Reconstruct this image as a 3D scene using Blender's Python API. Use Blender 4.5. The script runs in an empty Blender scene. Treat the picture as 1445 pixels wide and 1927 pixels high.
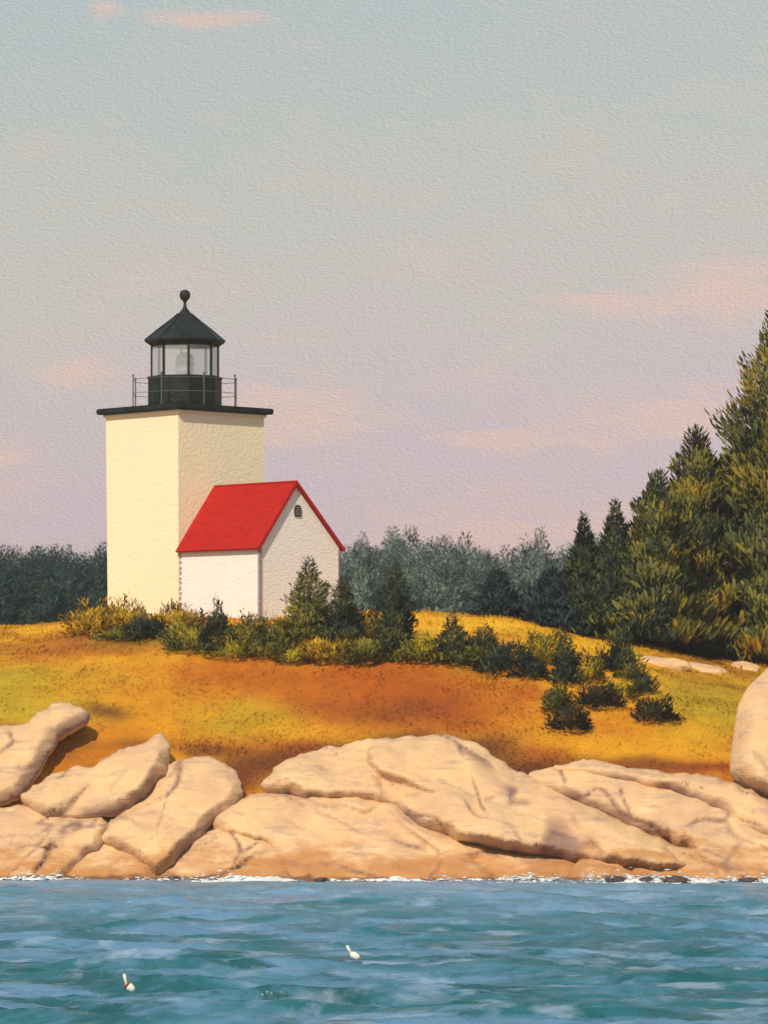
import bpy, bmesh, math, random
import numpy as np
from mathutils import Vector, Matrix
from mathutils.geometry import delaunay_2d_cdt

S = bpy.context.scene
COL = S.collection
R = math.radians

# ------------------------------------------------------------------ camera
F = 7200.0            # focal length in pixels of the 1445 x 1927 photograph
CAMY = -72.0          # the boat lies this far out
EYE = 6.0             # eye height above the sea, on a boat off the point
HOR = 1300.0          # image row of the true horizon
cam_d = bpy.data.cameras.new('camera')
cam = bpy.data.objects.new('camera', cam_d)
COL.objects.link(cam)
cam.location = (0, CAMY, EYE)
cam.rotation_euler = (R(90), 0, 0)
cam_d.sensor_fit = 'VERTICAL'
cam_d.sensor_height = 24.0
cam_d.sensor_width = 24.0 * 1445 / 1927
cam_d.lens = 24.0 * F / 1927
cam_d.shift_y = (HOR - 963.5) / 1927
cam_d.clip_start = 0.5
cam_d.clip_end = 6000
S.camera = cam
S.render.resolution_x, S.render.resolution_y = 767, 1024

# ------------------------------------------------------------------ light
SUN_AZ = Vector((-0.33, -0.94)).normalized()
SUN_EL = R(41)
sun_dir = Vector((SUN_AZ.x * math.cos(SUN_EL), SUN_AZ.y * math.cos(SUN_EL), math.sin(SUN_EL)))
sd = bpy.data.lights.new('sun', 'SUN')
sd.energy = 4.35
sd.angle = R(0.6)
sd.color = (1.0, 0.85, 0.64)
sun = bpy.data.objects.new('sun', sd)
COL.objects.link(sun)
sun.rotation_euler = sun_dir.to_track_quat('Z', 'Y').to_euler()
sun.location = (-30, -60, 60)

S.view_settings.view_transform = 'Standard'
S.view_settings.look = 'None'
S.view_settings.exposure = 0.0
S.view_settings.gamma = 1.0
S.view_settings.use_curve_mapping = False
S.cycles.max_bounces = 6
S.cycles.transparent_max_bounces = 12
S.cycles.volume_bounces = 0


def srgb(r, g, b):
    def f(c):
        c = c / 255.0
        return c / 12.92 if c <= 0.04045 else ((c + 0.055) / 1.055) ** 2.4
    return (f(r), f(g), f(b))


class NT:
    """small helper round a node tree"""
    def __init__(self, tree):
        self.t = tree
        self.n = tree.nodes
        self.l = tree.links

    def node(self, typ, ins=None, **props):
        n = self.n.new(typ)
        for k, v in props.items():
            setattr(n, k, v)
        if ins:
            for k, v in ins.items():
                if isinstance(v, bpy.types.NodeSocket):
                    self.l.new(v, n.inputs[k])
                else:
                    n.inputs[k].default_value = v
        return n

    def math(self, op, a, b=0.0, clamp=False):
        n = self.n.new('ShaderNodeMath')
        n.operation = op
        n.use_clamp = clamp
        for i, v in enumerate((a, b)):
            if isinstance(v, bpy.types.NodeSocket):
                self.l.new(v, n.inputs[i])
            else:
                n.inputs[i].default_value = v
        return n.outputs[0]

    def mix(self, fac, a, b, blend='MIX'):
        n = self.n.new('ShaderNodeMix')
        n.data_type = 'RGBA'
        n.blend_type = blend
        n.clamp_factor = True
        for key, v in (('Factor_Float', fac), ('A_Color', a), ('B_Color', b)):
            s = next(i for i in n.inputs if i.identifier == key)
            if isinstance(v, bpy.types.NodeSocket):
                self.l.new(v, s)
            elif key == 'Factor_Float':
                s.default_value = v
            else:
                s.default_value = (v[0], v[1], v[2], 1)
        return next(o for o in n.outputs if o.identifier == 'Result_Color')

    def ramp(self, fac, stops, interp='LINEAR'):
        n = self.n.new('ShaderNodeValToRGB')
        n.color_ramp.interpolation = interp
        e = n.color_ramp.elements
        while len(e) < len(stops):
            e.new(0.5)
        for i, (p, c) in enumerate(stops):
            e[i].position = p
            e[i].color = (c[0], c[1], c[2], 1) if not isinstance(c, (int, float)) else (c, c, c, 1)
        self.l.new(fac, n.inputs[0])
        return n.outputs[0]

    def noise(self, vec, scale, detail=3.0, rough=0.55, dist=0.0):
        n = self.node('ShaderNodeTexNoise', {'Scale': scale, 'Detail': detail, 'Roughness': rough, 'Distortion': dist})
        if vec is not None:
            self.l.new(vec, n.inputs['Vector'])
        return n.outputs[0]

    def mapping(self, vec, scale=(1, 1, 1), loc=(0, 0, 0), rot=(0, 0, 0)):
        n = self.node('ShaderNodeMapping', {'Scale': scale, 'Location': loc, 'Rotation': rot})
        self.l.new(vec, n.inputs['Vector'])
        return n.outputs[0]


# ------------------------------------------------------------------ sky
W = bpy.data.worlds.new('World')
S.world = W
W.use_nodes = True
wt = NT(W.node_tree)
wt.n.clear()
tc = wt.node('ShaderNodeTexCoord')
dirv = tc.outputs['Generated']
sep = wt.node('ShaderNodeSeparateXYZ', {0: dirv})
nish = wt.node('ShaderNodeTexSky', sky_type='NISHITA', sun_disc=False)
nish.sun_elevation = SUN_EL
nish.sun_rotation = math.atan2(SUN_AZ.x, SUN_AZ.y)
nish.dust_density = 3.0
# thin veil of evening cloud over the whole sky: lavender low down, pale blue-green high up
warp = wt.noise(wt.mapping(dirv, (18, 18, 52)), 1.0, 3.0)
zz = wt.math('ADD', sep.outputs[2], wt.math('MULTIPLY', wt.math('SUBTRACT', warp, 0.5), 0.06))
zz = wt.math('ADD', zz, wt.math('MULTIPLY', sep.outputs[0], -0.10))
veil = wt.ramp(zz, [(0.00, srgb(214, 191, 189)), (0.03, srgb(213, 189, 193)), (0.065, srgb(207, 189, 194)),
                    (0.10, srgb(203, 194, 187)), (0.135, srgb(197, 196, 187)), (0.18, srgb(184, 194, 192)),
                    (0.42, srgb(160, 186, 194)), (1.0, srgb(135, 168, 190))])
# warm pink cloud patches, streaked along the horizon
cn = wt.noise(wt.mapping(dirv, (26, 26, 84), (3.1, 0.4, 1.7)), 1.0, 4.0, 0.6, 0.3)
cmask = wt.ramp(cn, [(0.53, 0.0), (0.68, 1.0)])
low = wt.ramp(sep.outputs[2], [(0.0, 1.0), (0.10, 0.75), (0.17, 0.35), (0.5, 0.3)])


wisp = wt.noise(wt.mapping(dirv, (55, 55, 260), (1.3, 0, 2.2)), 1.0, 5.0, 0.65, 0.4)


def bank(az, el, raz, rel):
    a = wt.math('DIVIDE', wt.math('SUBTRACT', sep.outputs[0], az), raz)
    b = wt.math('DIVIDE', wt.math('SUBTRACT', sep.outputs[2], el), rel)
    d = wt.math('SQRT', wt.math('ADD', wt.math('MULTIPLY', a, a), wt.math('MULTIPLY', b, b)))
    d = wt.math('ADD', d, wt.math('MULTIPLY', wt.math('SUBTRACT', cn, 0.5), 2.0))
    d = wt.math('ADD', d, wt.math('MULTIPLY', wt.math('SUBTRACT', wisp, 0.5), 2.6))
    return wt.math('MULTIPLY', wt.math('SUBTRACT', 1.2, d, True), 1.1, True)


banks = None
for (px, py, rx, ry) in ((960, 828, 130, 26), (1240, 790, 280, 66), (1160, 575, 150, 26), (1330, 560, 150, 60), (150, 705, 90, 30),
                         (20, 860, 70, 34), (208, 38, 34, 22), (390, 60, 110, 20), (590, 790, 160, 60), (1100, 1000, 420, 50)):
    m = bank((px - 722.5) / F, (HOR - py) / F, rx / F, ry / F)
    m = wt.math('MULTIPLY', m, 0.9)
    banks = m if banks is None else wt.math('MAXIMUM', banks, m)
cm = wt.math('MAXIMUM', wt.math('MULTIPLY', wt.math('MULTIPLY', cmask, low), 0.45), banks)
veil = wt.mix(wt.math('MULTIPLY', cm, 0.8), veil, srgb(230, 196, 180))
streak = wt.noise(wt.mapping(dirv, (90, 90, 900)), 1.0, 4.0, 0.65)
veil = wt.mix(wt.math('MULTIPLY', wt.math('SUBTRACT', streak, 0.5), 0.5, True), veil, srgb(224, 214, 205))
# embossed canvas grain: relief light and shade put into the sky colour
ga = wt.noise(wt.mapping(dirv, (950, 950, 1900)), 1.0, 4.0, 0.65)
gb = wt.noise(wt.mapping(dirv, (950, 950, 1900), (0.22, 0.0, 0.32)), 1.0, 4.0, 0.65)
emb = wt.math('MULTIPLY', wt.math('SUBTRACT', ga, gb), 0.95)
gain = wt.math('ADD', 10.35, wt.math('MULTIPLY', emb, 10.0))
vs = wt.node('ShaderNodeVectorMath', {0: veil}, operation='SCALE')
wt.l.new(gain, vs.inputs['Scale'])
skyc = wt.mix(0.90, nish.outputs[0], vs.outputs[0])
bg = wt.node('ShaderNodeBackground', {'Color': skyc, 'Strength': 0.1})
wo = wt.node('ShaderNodeOutputWorld', {'Surface': bg.outputs[0]})


# ------------------------------------------------------------------ materials
def new_mat(name):
    m = bpy.data.materials.new(name)
    m.use_nodes = True
    t = NT(m.node_tree)
    b = next(n for n in t.n if n.type == 'BSDF_PRINCIPLED')
    return m, t, b


def canvas_bump(t, b, vec, scale=7.0, strength=0.35, dist=0.03, extra=None):
    n1 = t.noise(vec, scale, 4.0, 0.6)
    h = n1
    if extra is not None:
        h = t.math('ADD', n1, extra)
    bn = t.node('ShaderNodeBump', {'Strength': strength, 'Distance': dist, 'Height': h})
    t.l.new(bn.outputs[0], b.inputs['Normal'])


def simple_mat(name, col, rough=0.6, var=0.15, scale=3.0, bump=0.25, bscale=9.0, bdist=0.02, metallic=0.0, col2=None, stretch=(1, 1, 1)):
    m, t, b = new_mat(name)
    tc = t.node('ShaderNodeTexCoord')
    v = t.mapping(tc.outputs['Object'], stretch)
    n = t.noise(v, scale, 4.0, 0.6)
    c2 = col2 or tuple(c * (1 - var * 2) for c in col)
    f = t.ramp(n, [(0.35, 0.0), (0.68, 1.0)])
    t.l.new(t.mix(f, col, c2), b.inputs['Base Color'])
    b.inputs['Roughness'].default_value = rough
    b.inputs['Metallic'].default_value = metallic
    b.inputs['Specular IOR Level'].default_value = 0.2
    canvas_bump(t, b, v, bscale, bump, bdist)
    return m


M = {}
M['tower_white'] = simple_mat('limewashed_tower', (0.86, 0.75, 0.52), 0.75, 0.03, 1.2, 0.6, 7.0, 0.05, col2=(0.82, 0.73, 0.55))
M['house_white'] = simple_mat('white_boards', (0.85, 0.80, 0.78), 0.7, 0.03, 1.5, 0.55, 6.5, 0.05, stretch=(1, 1, 2.4))
M['trim_lilac'] = simple_mat('weathered_trim', (0.36, 0.27, 0.31), 0.7, 0.15, 6.0)
M['black_iron'] = simple_mat('black_iron', (0.006, 0.007, 0.007), 0.5, 0.2, 3.0, 0.6, 5.0, 0.04, col2=(0.020, 0.024, 0.021))
M['grey_iron'] = simple_mat('grey_iron', (0.13, 0.12, 0.125), 0.5, 0.15, 4.0)
M['red_roof'] = simple_mat('red_roof_paint', (0.43, 0.010, 0.004), 0.8, 0.2, 2.2, 0.5, 4.0, 0.04, col2=(0.31, 0.006, 0.003), stretch=(1, 1, 3))
M['dark_vent'] = simple_mat('dark_vent', (0.035, 0.028, 0.032), 0.6)
M['bark'] = simple_mat('bark', (0.055, 0.042, 0.032), 0.9, 0.2, 5.0, 0.6, 12, 0.02)
M['buoy_white'] = simple_mat('buoy_white', (0.85, 0.80, 0.70), 0.4, 0.05, 8.0)
M['buoy_red'] = simple_mat('buoy_red', (0.30, 0.05, 0.03), 0.4, 0.1, 8.0)
M['wet_stone'] = simple_mat('wet_stone', (0.085, 0.060, 0.070), 0.4, 0.2, 5.0, 0.5, 8.0, 0.03)
M['lens_glass'], t, b = new_mat('lens_glass')
b.inputs['Base Color'].default_value = (0.78, 0.80, 0.80, 1)
b.inputs['Roughness'].default_value = 0.08
b.inputs['Transmission Weight'].default_value = 0.55
b.inputs['IOR'].default_value = 1.3
# thin window glass
m = bpy.data.materials.new('window_glass')
m.use_nodes = True
t = NT(m.node_tree)
t.n.clear()
tr = t.node('ShaderNodeBsdfTransparent', {'Color': (0.93, 0.94, 0.95, 1)})
gl = t.node('ShaderNodeBsdfGlossy', {'Roughness': 0.06})
mx = t.node('ShaderNodeMixShader', {0: 0.04, 1: tr.outputs[0], 2: gl.outputs[0]})
df = t.node('ShaderNodeBsdfDiffuse', {'Color': (0.85, 0.84, 0.84, 1)})
mx = t.node('ShaderNodeMixShader', {0: 0.16, 1: mx.outputs[0], 2: df.outputs[0]})
t.node('ShaderNodeOutputMaterial', {'Surface': mx.outputs[0]})
M['glass'] = m


def col_mat(name, rough=0.75, var=0.18, scale=6.0, soft=False):
    """material that takes its base colour from the piece's own colour attribute"""
    m, t, b = new_mat(name)
    at = t.node('ShaderNodeAttribute', attribute_name='Col')
    tc = t.node('ShaderNodeTexCoord')
    n = t.noise(tc.outputs['Object'], scale, 3.0)
    k = t.math('ADD', 1.0 - var, t.math('MULTIPLY', n, 2 * var))
    vs = t.node('ShaderNodeVectorMath', {0: at.outputs['Color']}, operation='SCALE')
    t.l.new(k, vs.inputs['Scale'])
    t.l.new(vs.outputs[0], b.inputs['Base Color'])
    b.inputs['Roughness'].default_value = rough
    b.inputs['Specular IOR Level'].default_value = 0.25
    if soft:
        na = t.node('ShaderNodeAttribute', attribute_name='Lie')
        vt = t.node('ShaderNodeVectorTransform', {0: na.outputs['Vector']}, vector_type='NORMAL', convert_from='OBJECT', convert_to='WORLD')
        vn = t.node('ShaderNodeVectorMath', {0: vt.outputs[0]}, operation='NORMALIZE')
        t.l.new(vn.outputs[0], b.inputs['Normal'])
        m['lie'] = vn.name
    return m, t, b


mf, t, b = col_mat('foliage', 0.7, 0.22, 2.5, True)
lk = b.inputs['Base Color'].links[0].from_socket
tl = t.node('ShaderNodeBsdfTranslucent', {'Color': lk})
mx = t.node('ShaderNodeMixShader', {0: 0.38, 1: b.outputs[0], 2: tl.outputs[0]})
t.l.new(mx.outputs[0], next(n for n in t.n if n.type == 'OUTPUT_MATERIAL').inputs['Surface'])
M['foliage'] = mf
mf, t, b = col_mat('grass_blades', 0.8, 0.12, 3.0, True)
lk = b.inputs['Base Color'].links[0].from_socket
tl = t.node('ShaderNodeBsdfTranslucent', {'Color': lk})
mx = t.node('ShaderNodeMixShader', {0: 0.45, 1: b.outputs[0], 2: tl.outputs[0]})
t.l.new(mx.outputs[0], next(n for n in t.n if n.type == 'OUTPUT_MATERIAL').inputs['Surface'])
M['grass'] = mf
mg, t, b = col_mat('meadow', 0.85, 0.15, 4.0)
tc = t.node('ShaderNodeTexCoord')
sv = t.mapping(tc.outputs['Object'], (1.2, 6.0, 6.0), rot=(0, 0.35, 0))
canvas_bump(t, b, sv, 2.2, 0.7, 0.12)
M['meadow'] = mg

# granite: peach-cream ledges, iron stain in the tidal band
mr, t, b = new_mat('granite')
geo = t.node('ShaderNodeNewGeometry')
tc = t.node('ShaderNodeTexCoord')
P = geo.outputs['Position']
oi = t.node('ShaderNodeObjectInfo')
sp = t.node('ShaderNodeSeparateXYZ', {0: P})
n1 = t.noise(P, 0.55, 4.0, 0.6, 0.4)
base = t.mix(t.ramp(n1, [(0.36, 0.0), (0.66, 1.0)]), (0.70, 0.455, 0.24), (0.57, 0.355, 0.21))
n2 = t.noise(t.mapping(P, (0.7, 1.0, 3.2), rot=(0, 0.35, 0)), 1.0, 4.0, 0.65, 0.5)
base = t.mix(t.math('MULTIPLY', t.ramp(n2, [(0.52, 0.0), (0.66, 1.0)]), 0.7), base, (0.42, 0.27, 0.195))
n2b = t.noise(t.mapping(P, (1.2, 1.2, 5.0), (4, 2, 7), rot=(0, 0.3, 0)), 1.0, 4.0, 0.6)
base = t.mix(t.math('MULTIPLY', t.ramp(n2b, [(0.55, 0.0), (0.75, 1.0)]), 0.5), base, (0.80, 0.58, 0.365))
n3 = t.noise(t.mapping(P, (0.45, 0.8, 1.3)), 1.1, 5.0, 0.7)
tide = t.math('SUBTRACT', t.math('ADD', t.math('MULTIPLY', n3, 3.8), -0.85), sp.outputs[2])
tidef = t.ramp(tide, [(0.0, 0.0), (0.7, 0.75), (1.0, 0.85)])
base = t.mix(tidef, base, (0.42, 0.175, 0.05))
wet = t.math('SUBTRACT', t.math('ADD', t.math('MULTIPLY', n2, 0.5), -0.12), sp.outputs[2])
base = t.mix(t.ramp(wet, [(0.0, 0.0), (0.1, 0.85)]), base, (0.13, 0.06, 0.035))
sa_ = t.node('ShaderNodeAttribute', attribute_name='seam_shade')
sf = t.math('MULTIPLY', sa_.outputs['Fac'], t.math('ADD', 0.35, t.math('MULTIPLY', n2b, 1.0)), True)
base = t.mix(sf, base, (0.19, 0.105, 0.098))  # dark cracks and joints, plus underside shade put into the colour
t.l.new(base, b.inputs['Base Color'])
b.inputs['Roughness'].default_value = 0.8
b.inputs['Specular IOR Level'].default_value = 0.2
st = t.noise(t.mapping(P, (1.5, 3.0, 8.0), rot=(0, 0.35, 0)), 1.4, 4.0, 0.65)
canvas_bump(t, b, P, 7.0, 0.55, 0.055, extra=t.math('MULTIPLY', st, 1.3))
M['granite'] = mr

# sea
mw, t, b = new_mat('sea_water')
geo = t.node('ShaderNodeNewGeometry')
P = geo.outputs['Position']
n1 = t.noise(t.mapping(P, (0.15, 0.17, 1.0)), 1.0, 6.0, 0.62, 0.6)
n2 = t.noise(t.mapping(P, (0.28, 0.40, 1.0), (5, 5, 0)), 1.0, 6.0, 0.62, 0.5)
n4 = t.noise(t.mapping(P, (0.45, 0.75, 1.0), (9, 2, 0)), 1.0, 6.0, 0.62, 0.4)
c = t.mix(t.ramp(n1, [(0.44, 0.0), (0.56, 1.0)]), (0.018, 0.115, 0.150), (0.095, 0.205, 0.340))
c = t.mix(t.ramp(n2, [(0.51, 0.0), (0.58, 0.9)]), c, (0.011, 0.078, 0.092))
c = t.mix(t.ramp(n4, [(0.54, 0.0), (0.66, 0.5)]), c, (0.32, 0.40, 0.56))
spw = t.node('ShaderNodeSeparateXYZ', {0: P})
churn = t.ramp(t.math('ADD', t.math('MULTIPLY', spw.outputs[1], 0.02), t.math('MULTIPLY', t.math('SUBTRACT', n2, 0.5), 1.6)), [(0.45, 0.0), (1.05, 0.6)])
c = t.mix(churn, c, (0.20, 0.31, 0.46))
t.l.new(c, b.inputs['Base Color'])
b.inputs['Roughness'].default_value = 0.25
b.inputs['Specular IOR Level'].default_value = 0.38
b.inputs['IOR'].default_value = 1.33
w1 = t.noise(t.mapping(P, (1.6, 2.2, 1.0)), 1.0, 4.0, 0.6)
w2 = t.noise(t.mapping(P, (7.0, 9.0, 1.0)), 1.0, 3.0, 0.6)
hh = t.math('ADD', w1, t.math('MULTIPLY', w2, 0.25))
bn = t.node('ShaderNodeBump', {'Strength': 0.8, 'Distance': 0.14, 'Height': hh})
t.l.new(bn.outputs[0], b.inputs['Normal'])
M['sea'] = mw
M['foam'] = simple_mat('sea_foam', (0.80, 0.81, 0.79), 0.6, 0.08, 2.2, 0.5, 14, 0.03, col2=(0.46, 0.57, 0.67))


# ------------------------------------------------------------------ mesh helpers
def link(o, parent=None, mat=None):
    COL.objects.link(o)
    if parent is not None:
        o.parent = parent
    if mat is not None:
        o.data.materials.append(mat)
    return o


def np_mesh(name, V, Fc, smooth=False, col=None, lie=None):
    V = np.asarray(V, dtype=np.float32)
    Fc = np.asarray(Fc, dtype=np.int32)
    me = bpy.data.meshes.new(name)
    k = Fc.shape[1]
    me.vertices.add(len(V))
    me.vertices.foreach_set('co', V.ravel())
    me.loops.add(Fc.size)
    me.loops.foreach_set('vertex_index', Fc.ravel())
    me.polygons.add(len(Fc))
    me.polygons.foreach_set('loop_start', np.arange(0, Fc.size, k, dtype=np.int32))
    me.polygons.foreach_set('loop_total', np.full(len(Fc), k, dtype=np.int32))
    me.polygons.foreach_set('use_smooth', np.full(len(Fc), smooth, dtype=bool))
    me.update(calc_edges=True)
    if col is not None:
        a = me.color_attributes.new('Col', 'FLOAT_COLOR', 'POINT')
        c4 = np.ones((len(V), 4), dtype=np.float32)
        c4[:, :3] = col
        a.data.foreach_set('color', c4.ravel())
    if lie is not None:
        a = me.attributes.new('Lie', 'FLOAT_VECTOR', 'POINT')
        a.data.foreach_set('vector', np.asarray(lie, dtype=np.float32).ravel())
    me.validate()
    return me


def bm_obj(name, bm, mat, parent=None, smooth=False):
    me = bpy.data.meshes.new(name)
    bmesh.ops.recalc_face_normals(bm, faces=bm.faces)
    if smooth:
        for f in bm.faces:
            f.smooth = True
    bm.to_mesh(me)
    bm.free()
    o = bpy.data.objects.new(name, me)
    return link(o, parent, mat)


def add_box(bm, c, s, rot=None):
    mt = Matrix.Translation(c) @ (rot.to_4x4() if rot is not None else Matrix.Identity(4)) @ Matrix.Diagonal((s[0], s[1], s[2], 1))
    return bmesh.ops.create_cube(bm, size=1.0, matrix=mt)['verts']


def add_rod(bm, a, b, r, seg=6, r2=None):
    a, b = Vector(a), Vector(b)
    d = b - a
    q = d.to_track_quat('Z', 'Y').to_matrix().to_4x4()
    mt = Matrix.Translation((a + b) / 2) @ q
    bmesh.ops.create_cone(bm, cap_ends=True, segments=seg, radius1=r, radius2=r if r2 is None else r2, depth=d.length, matrix=mt)


def add_lathe(bm, prof, seg=16, mt=None):
    mt = mt or Matrix.Identity(4)
    rings = []
    for (r, z) in prof:
        if r < 1e-4:
            rings.append([bm.verts.new(mt @ Vector((0, 0, z)))])
        else:
            rings.append([bm.verts.new(mt @ Vector((r * math.cos(2 * math.pi * i / seg), r * math.sin(2 * math.pi * i / seg), z))) for i in range(seg)])
    for A, B in zip(rings, rings[1:]):
        for i in range(seg):
            j = (i + 1) % seg
            if len(A) == 1 and len(B) == 1:
                continue
            if len(A) == 1:
                bm.faces.new((A[0], B[i], B[j]))
            elif len(B) == 1:
                bm.faces.new((A[i], A[j], B[0]))
            else:
                bm.faces.new((A[i], A[j], B[j], B[i]))
    for ring in (rings[0], rings[-1]):
        if len(ring) > 2:
            bm.faces.new(ring)


def tag(o, label, cat, group=None):
    o['label'] = label
    o['category'] = cat
    if group:
        o['group'] = group
    return o


def empty(name, loc, rz=0.0):
    o = bpy.data.objects.new(name, None)
    COL.objects.link(o)
    o.location = loc
    o.rotation_euler = (0, 0, rz)
    o.empty_display_size = 0.3
    return o


# ------------------------------------------------------------------ noise on arrays
def _hash(ix, iy, iz, seed):
    h = (ix.astype(np.int64) * 374761393 + iy.astype(np.int64) * 668265263 + iz.astype(np.int64) * 2147483647 + seed * 144665) & 0xffffffff
    h = ((h ^ (h >> 13)) * 1274126177) & 0xffffffff
    h = ((h ^ (h >> 16)) * 2246822519) & 0xffffffff
    h = h ^ (h >> 15)
    return (h & 0xffff) / 65535.0


def vnoise(x, y, z=None, seed=0):
    x = np.asarray(x, dtype=np.float64)
    y = np.asarray(y, dtype=np.float64)
    z = np.zeros_like(x) if z is None else np.asarray(z, dtype=np.float64)
    x, y, z = np.broadcast_arrays(x, y, z)
    ix, iy, iz = np.floor(x), np.floor(y), np.floor(z)
    fx, fy, fz = x - ix, y - iy, z - iz
    fx, fy, fz = [f * f * f * (f * (f * 6 - 15) + 10) for f in (fx, fy, fz)]
    ix, iy, iz = ix.astype(np.int64), iy.astype(np.int64), iz.astype(np.int64)
    r = 0
    for a in (0, 1):
        for b_ in (0, 1):
            for c_ in (0, 1):
                w = (fx if a else 1 - fx) * (fy if b_ else 1 - fy) * (fz if c_ else 1 - fz)
                r = r + w * _hash(ix + a, iy + b_, iz + c_, seed)
    return r * 2 - 1


def fbm(x, y, z=None, oct=4, seed=0, gain=0.5):
    s, a, f = 0, 1.0, 1.0
    tot = 0
    for o in range(oct):
        s = s + a * vnoise(np.asarray(x) * f, np.asarray(y) * f, None if z is None else np.asarray(z) * f, seed + o * 17)
        tot += a
        a *= gain
        f *= 2.03
    return s / tot


# ------------------------------------------------------------------ picture <-> place
def proj(X, Y, Z):
    return 722.5 + X * F / (Y - CAMY), HOR - (Z - EYE) * F / (Y - CAMY)


# ------------------------------------------------------------------ terrain
def smooth_interp(x, xs, ys, w=0.8):
    r = 0
    for d, k in ((-w, 0.25), (0, 0.5), (w, 0.25)):
        r = r + k * np.interp(x + d, xs, ys)
    return r


def shore_y(X):
    X = np.asarray(X, dtype=np.float64)
    far = np.clip((np.abs(X) - 12) / 10, 0, 1)
    return 50.0 + far * (2.5 * vnoise(X * 0.07, X * 0 + 3.3, seed=5)) + np.clip(np.abs(X) - 40, 0, None) ** 1.3 * 0.12


def ground_z(X, Y):
    X = np.asarray(X, dtype=np.float64)
    Y = np.asarray(Y, dtype=np.float64)
    top = smooth_interp(X, [-60, -14, -4, 1, 5, 9, 13, 20, 60], [6.9, 8.35, 8.85, 8.9, 8.6, 7.75, 6.9, 6.2, 5.7], 1.0)
    t = Y - shore_y(X)
    k = smooth_interp(t, [-12, 0, 5, 9, 12.5, 20, 30, 350, 420], [-5.0, -0.25, 3.1, 5.55, 7.5, 8.85, 9.0, 9.0, -4.0], 0.6)
    mix = np.clip((t - 4) / 10, 0, 1)
    z = k * (1 - mix) + k * (top / 8.85) * mix
    hum = fbm(X * 0.22, Y * 0.22, oct=3, seed=11) * 0.28 + fbm(X * 0.8, Y * 0.8, oct=2, seed=12) * 0.07
    flat = np.exp(-(((X + 6.0) / 7) ** 2 + ((Y - 73) / 6) ** 2))
    return z + hum * np.clip((t - 3) / 4, 0, 1) * (1 - 0.8 * flat)


def on_ground(px, py, lo=51.0, hi=130.0):
    Yv = np.arange(lo, hi, 0.05)
    D = Yv - CAMY
    X = (px - 722.5) * D / F
    Z = EYE + (HOR - py) * D / F
    g = ground_z(X, Yv)
    hit = np.where(g >= Z)[0]
    i = hit[0] if len(hit) else int(np.argmin(Z - g))
    return Vector((X[i], Yv[i], g[i]))


GOLD = (0.60, 0.275, 0.007)
YELLOW = (0.78, 0.43, 0.012)
ORANGE = (0.48, 0.160, 0.004)
RUST = (0.37, 0.080, 0.003)
DRUST = (0.11, 0.026, 0.006)
YGREEN = (0.38, 0.27, 0.008)
BROWN = (0.10, 0.055, 0.015)
ROCKY = (0.34, 0.22, 0.15)
PATCH = [
    (60, 1200, 170, 40, GOLD, 1.0), (80, 1285, 150, 40, YGREEN, .9), (20, 1335, 110, 35, YGREEN, .9), (170, 1330, 60, 25, YGREEN, .6),
    (200, 1215, 120, 16, RUST, .9), (110, 1230, 70, 14, RUST, .5), (250, 1300, 120, 30, GOLD, .6), (480, 1285, 190, 45, RUST, .75),
    (620, 1330, 160, 40, RUST, .6), (800, 1295, 170, 55, RUST, 1.0), (660, 1275, 140, 30, RUST, .8), (860, 1325, 110, 28, DRUST, .5), (310, 1340, 130, 35, GOLD, .55),
    (450, 1352, 90, 32, YGREEN, .75), (540, 1370, 90, 20, GOLD, .4), (880, 1170, 150, 30, YELLOW, 1.0), (1090, 1200, 110, 40, YELLOW, 1.0),
    (1270, 1212, 150, 26, YELLOW, .9), (1160, 1270, 90, 40, YELLOW, .7), (400, 1408, 80, 18, DRUST, .8), (470, 1460, 60, 40, DRUST, .95),
    (560, 1415, 60, 18, RUST, .8), (960, 1430, 70, 26, DRUST, .75), (1050, 1425, 60, 16, RUST, .8), (190, 1335, 50, 10, DRUST, .8),
    (110, 1400, 60, 40, DRUST, .5), (880, 1345, 120, 35, RUST, .8), (980, 1340, 80, 50, ORANGE, .7), (1010, 1300, 40, 22, RUST, .7),
    (1310, 1310, 120, 55, YGREEN, .85), (1230, 1385, 70, 18, YGREEN, .7), (1360, 1370, 60, 60, YGREEN, .5), (1190, 1400, 150, 32, GOLD, .7),
    (1150, 1380, 80, 20, ORANGE, .5), (1330, 1445, 130, 14, RUST, .8), (1350, 1192, 120, 18, BROWN, .8), (1150, 1165, 120, 14, BROWN, .6),
    (620, 1405, 80, 20, DRUST, .85), (740, 1382, 100, 15, DRUST, .75), (520, 1430, 70, 26, DRUST, .9), (910, 1400, 70, 26, DRUST, .9), (1005, 1444, 70, 20, DRUST, .95),
    (1200, 1442, 170, 13, DRUST, .75), (250, 1396, 80, 15, DRUST, .65), (720, 1335, 150, 30, DRUST, .42), (30, 1368, 60, 10, DRUST, .7),
    (90, 1172, 120, 8, YELLOW, .6), (300, 1200, 160, 25, YGREEN, .5), (600, 1215, 200, 20, YGREEN, .5), (900, 1235, 120, 20, YGREEN, .5)]


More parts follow.
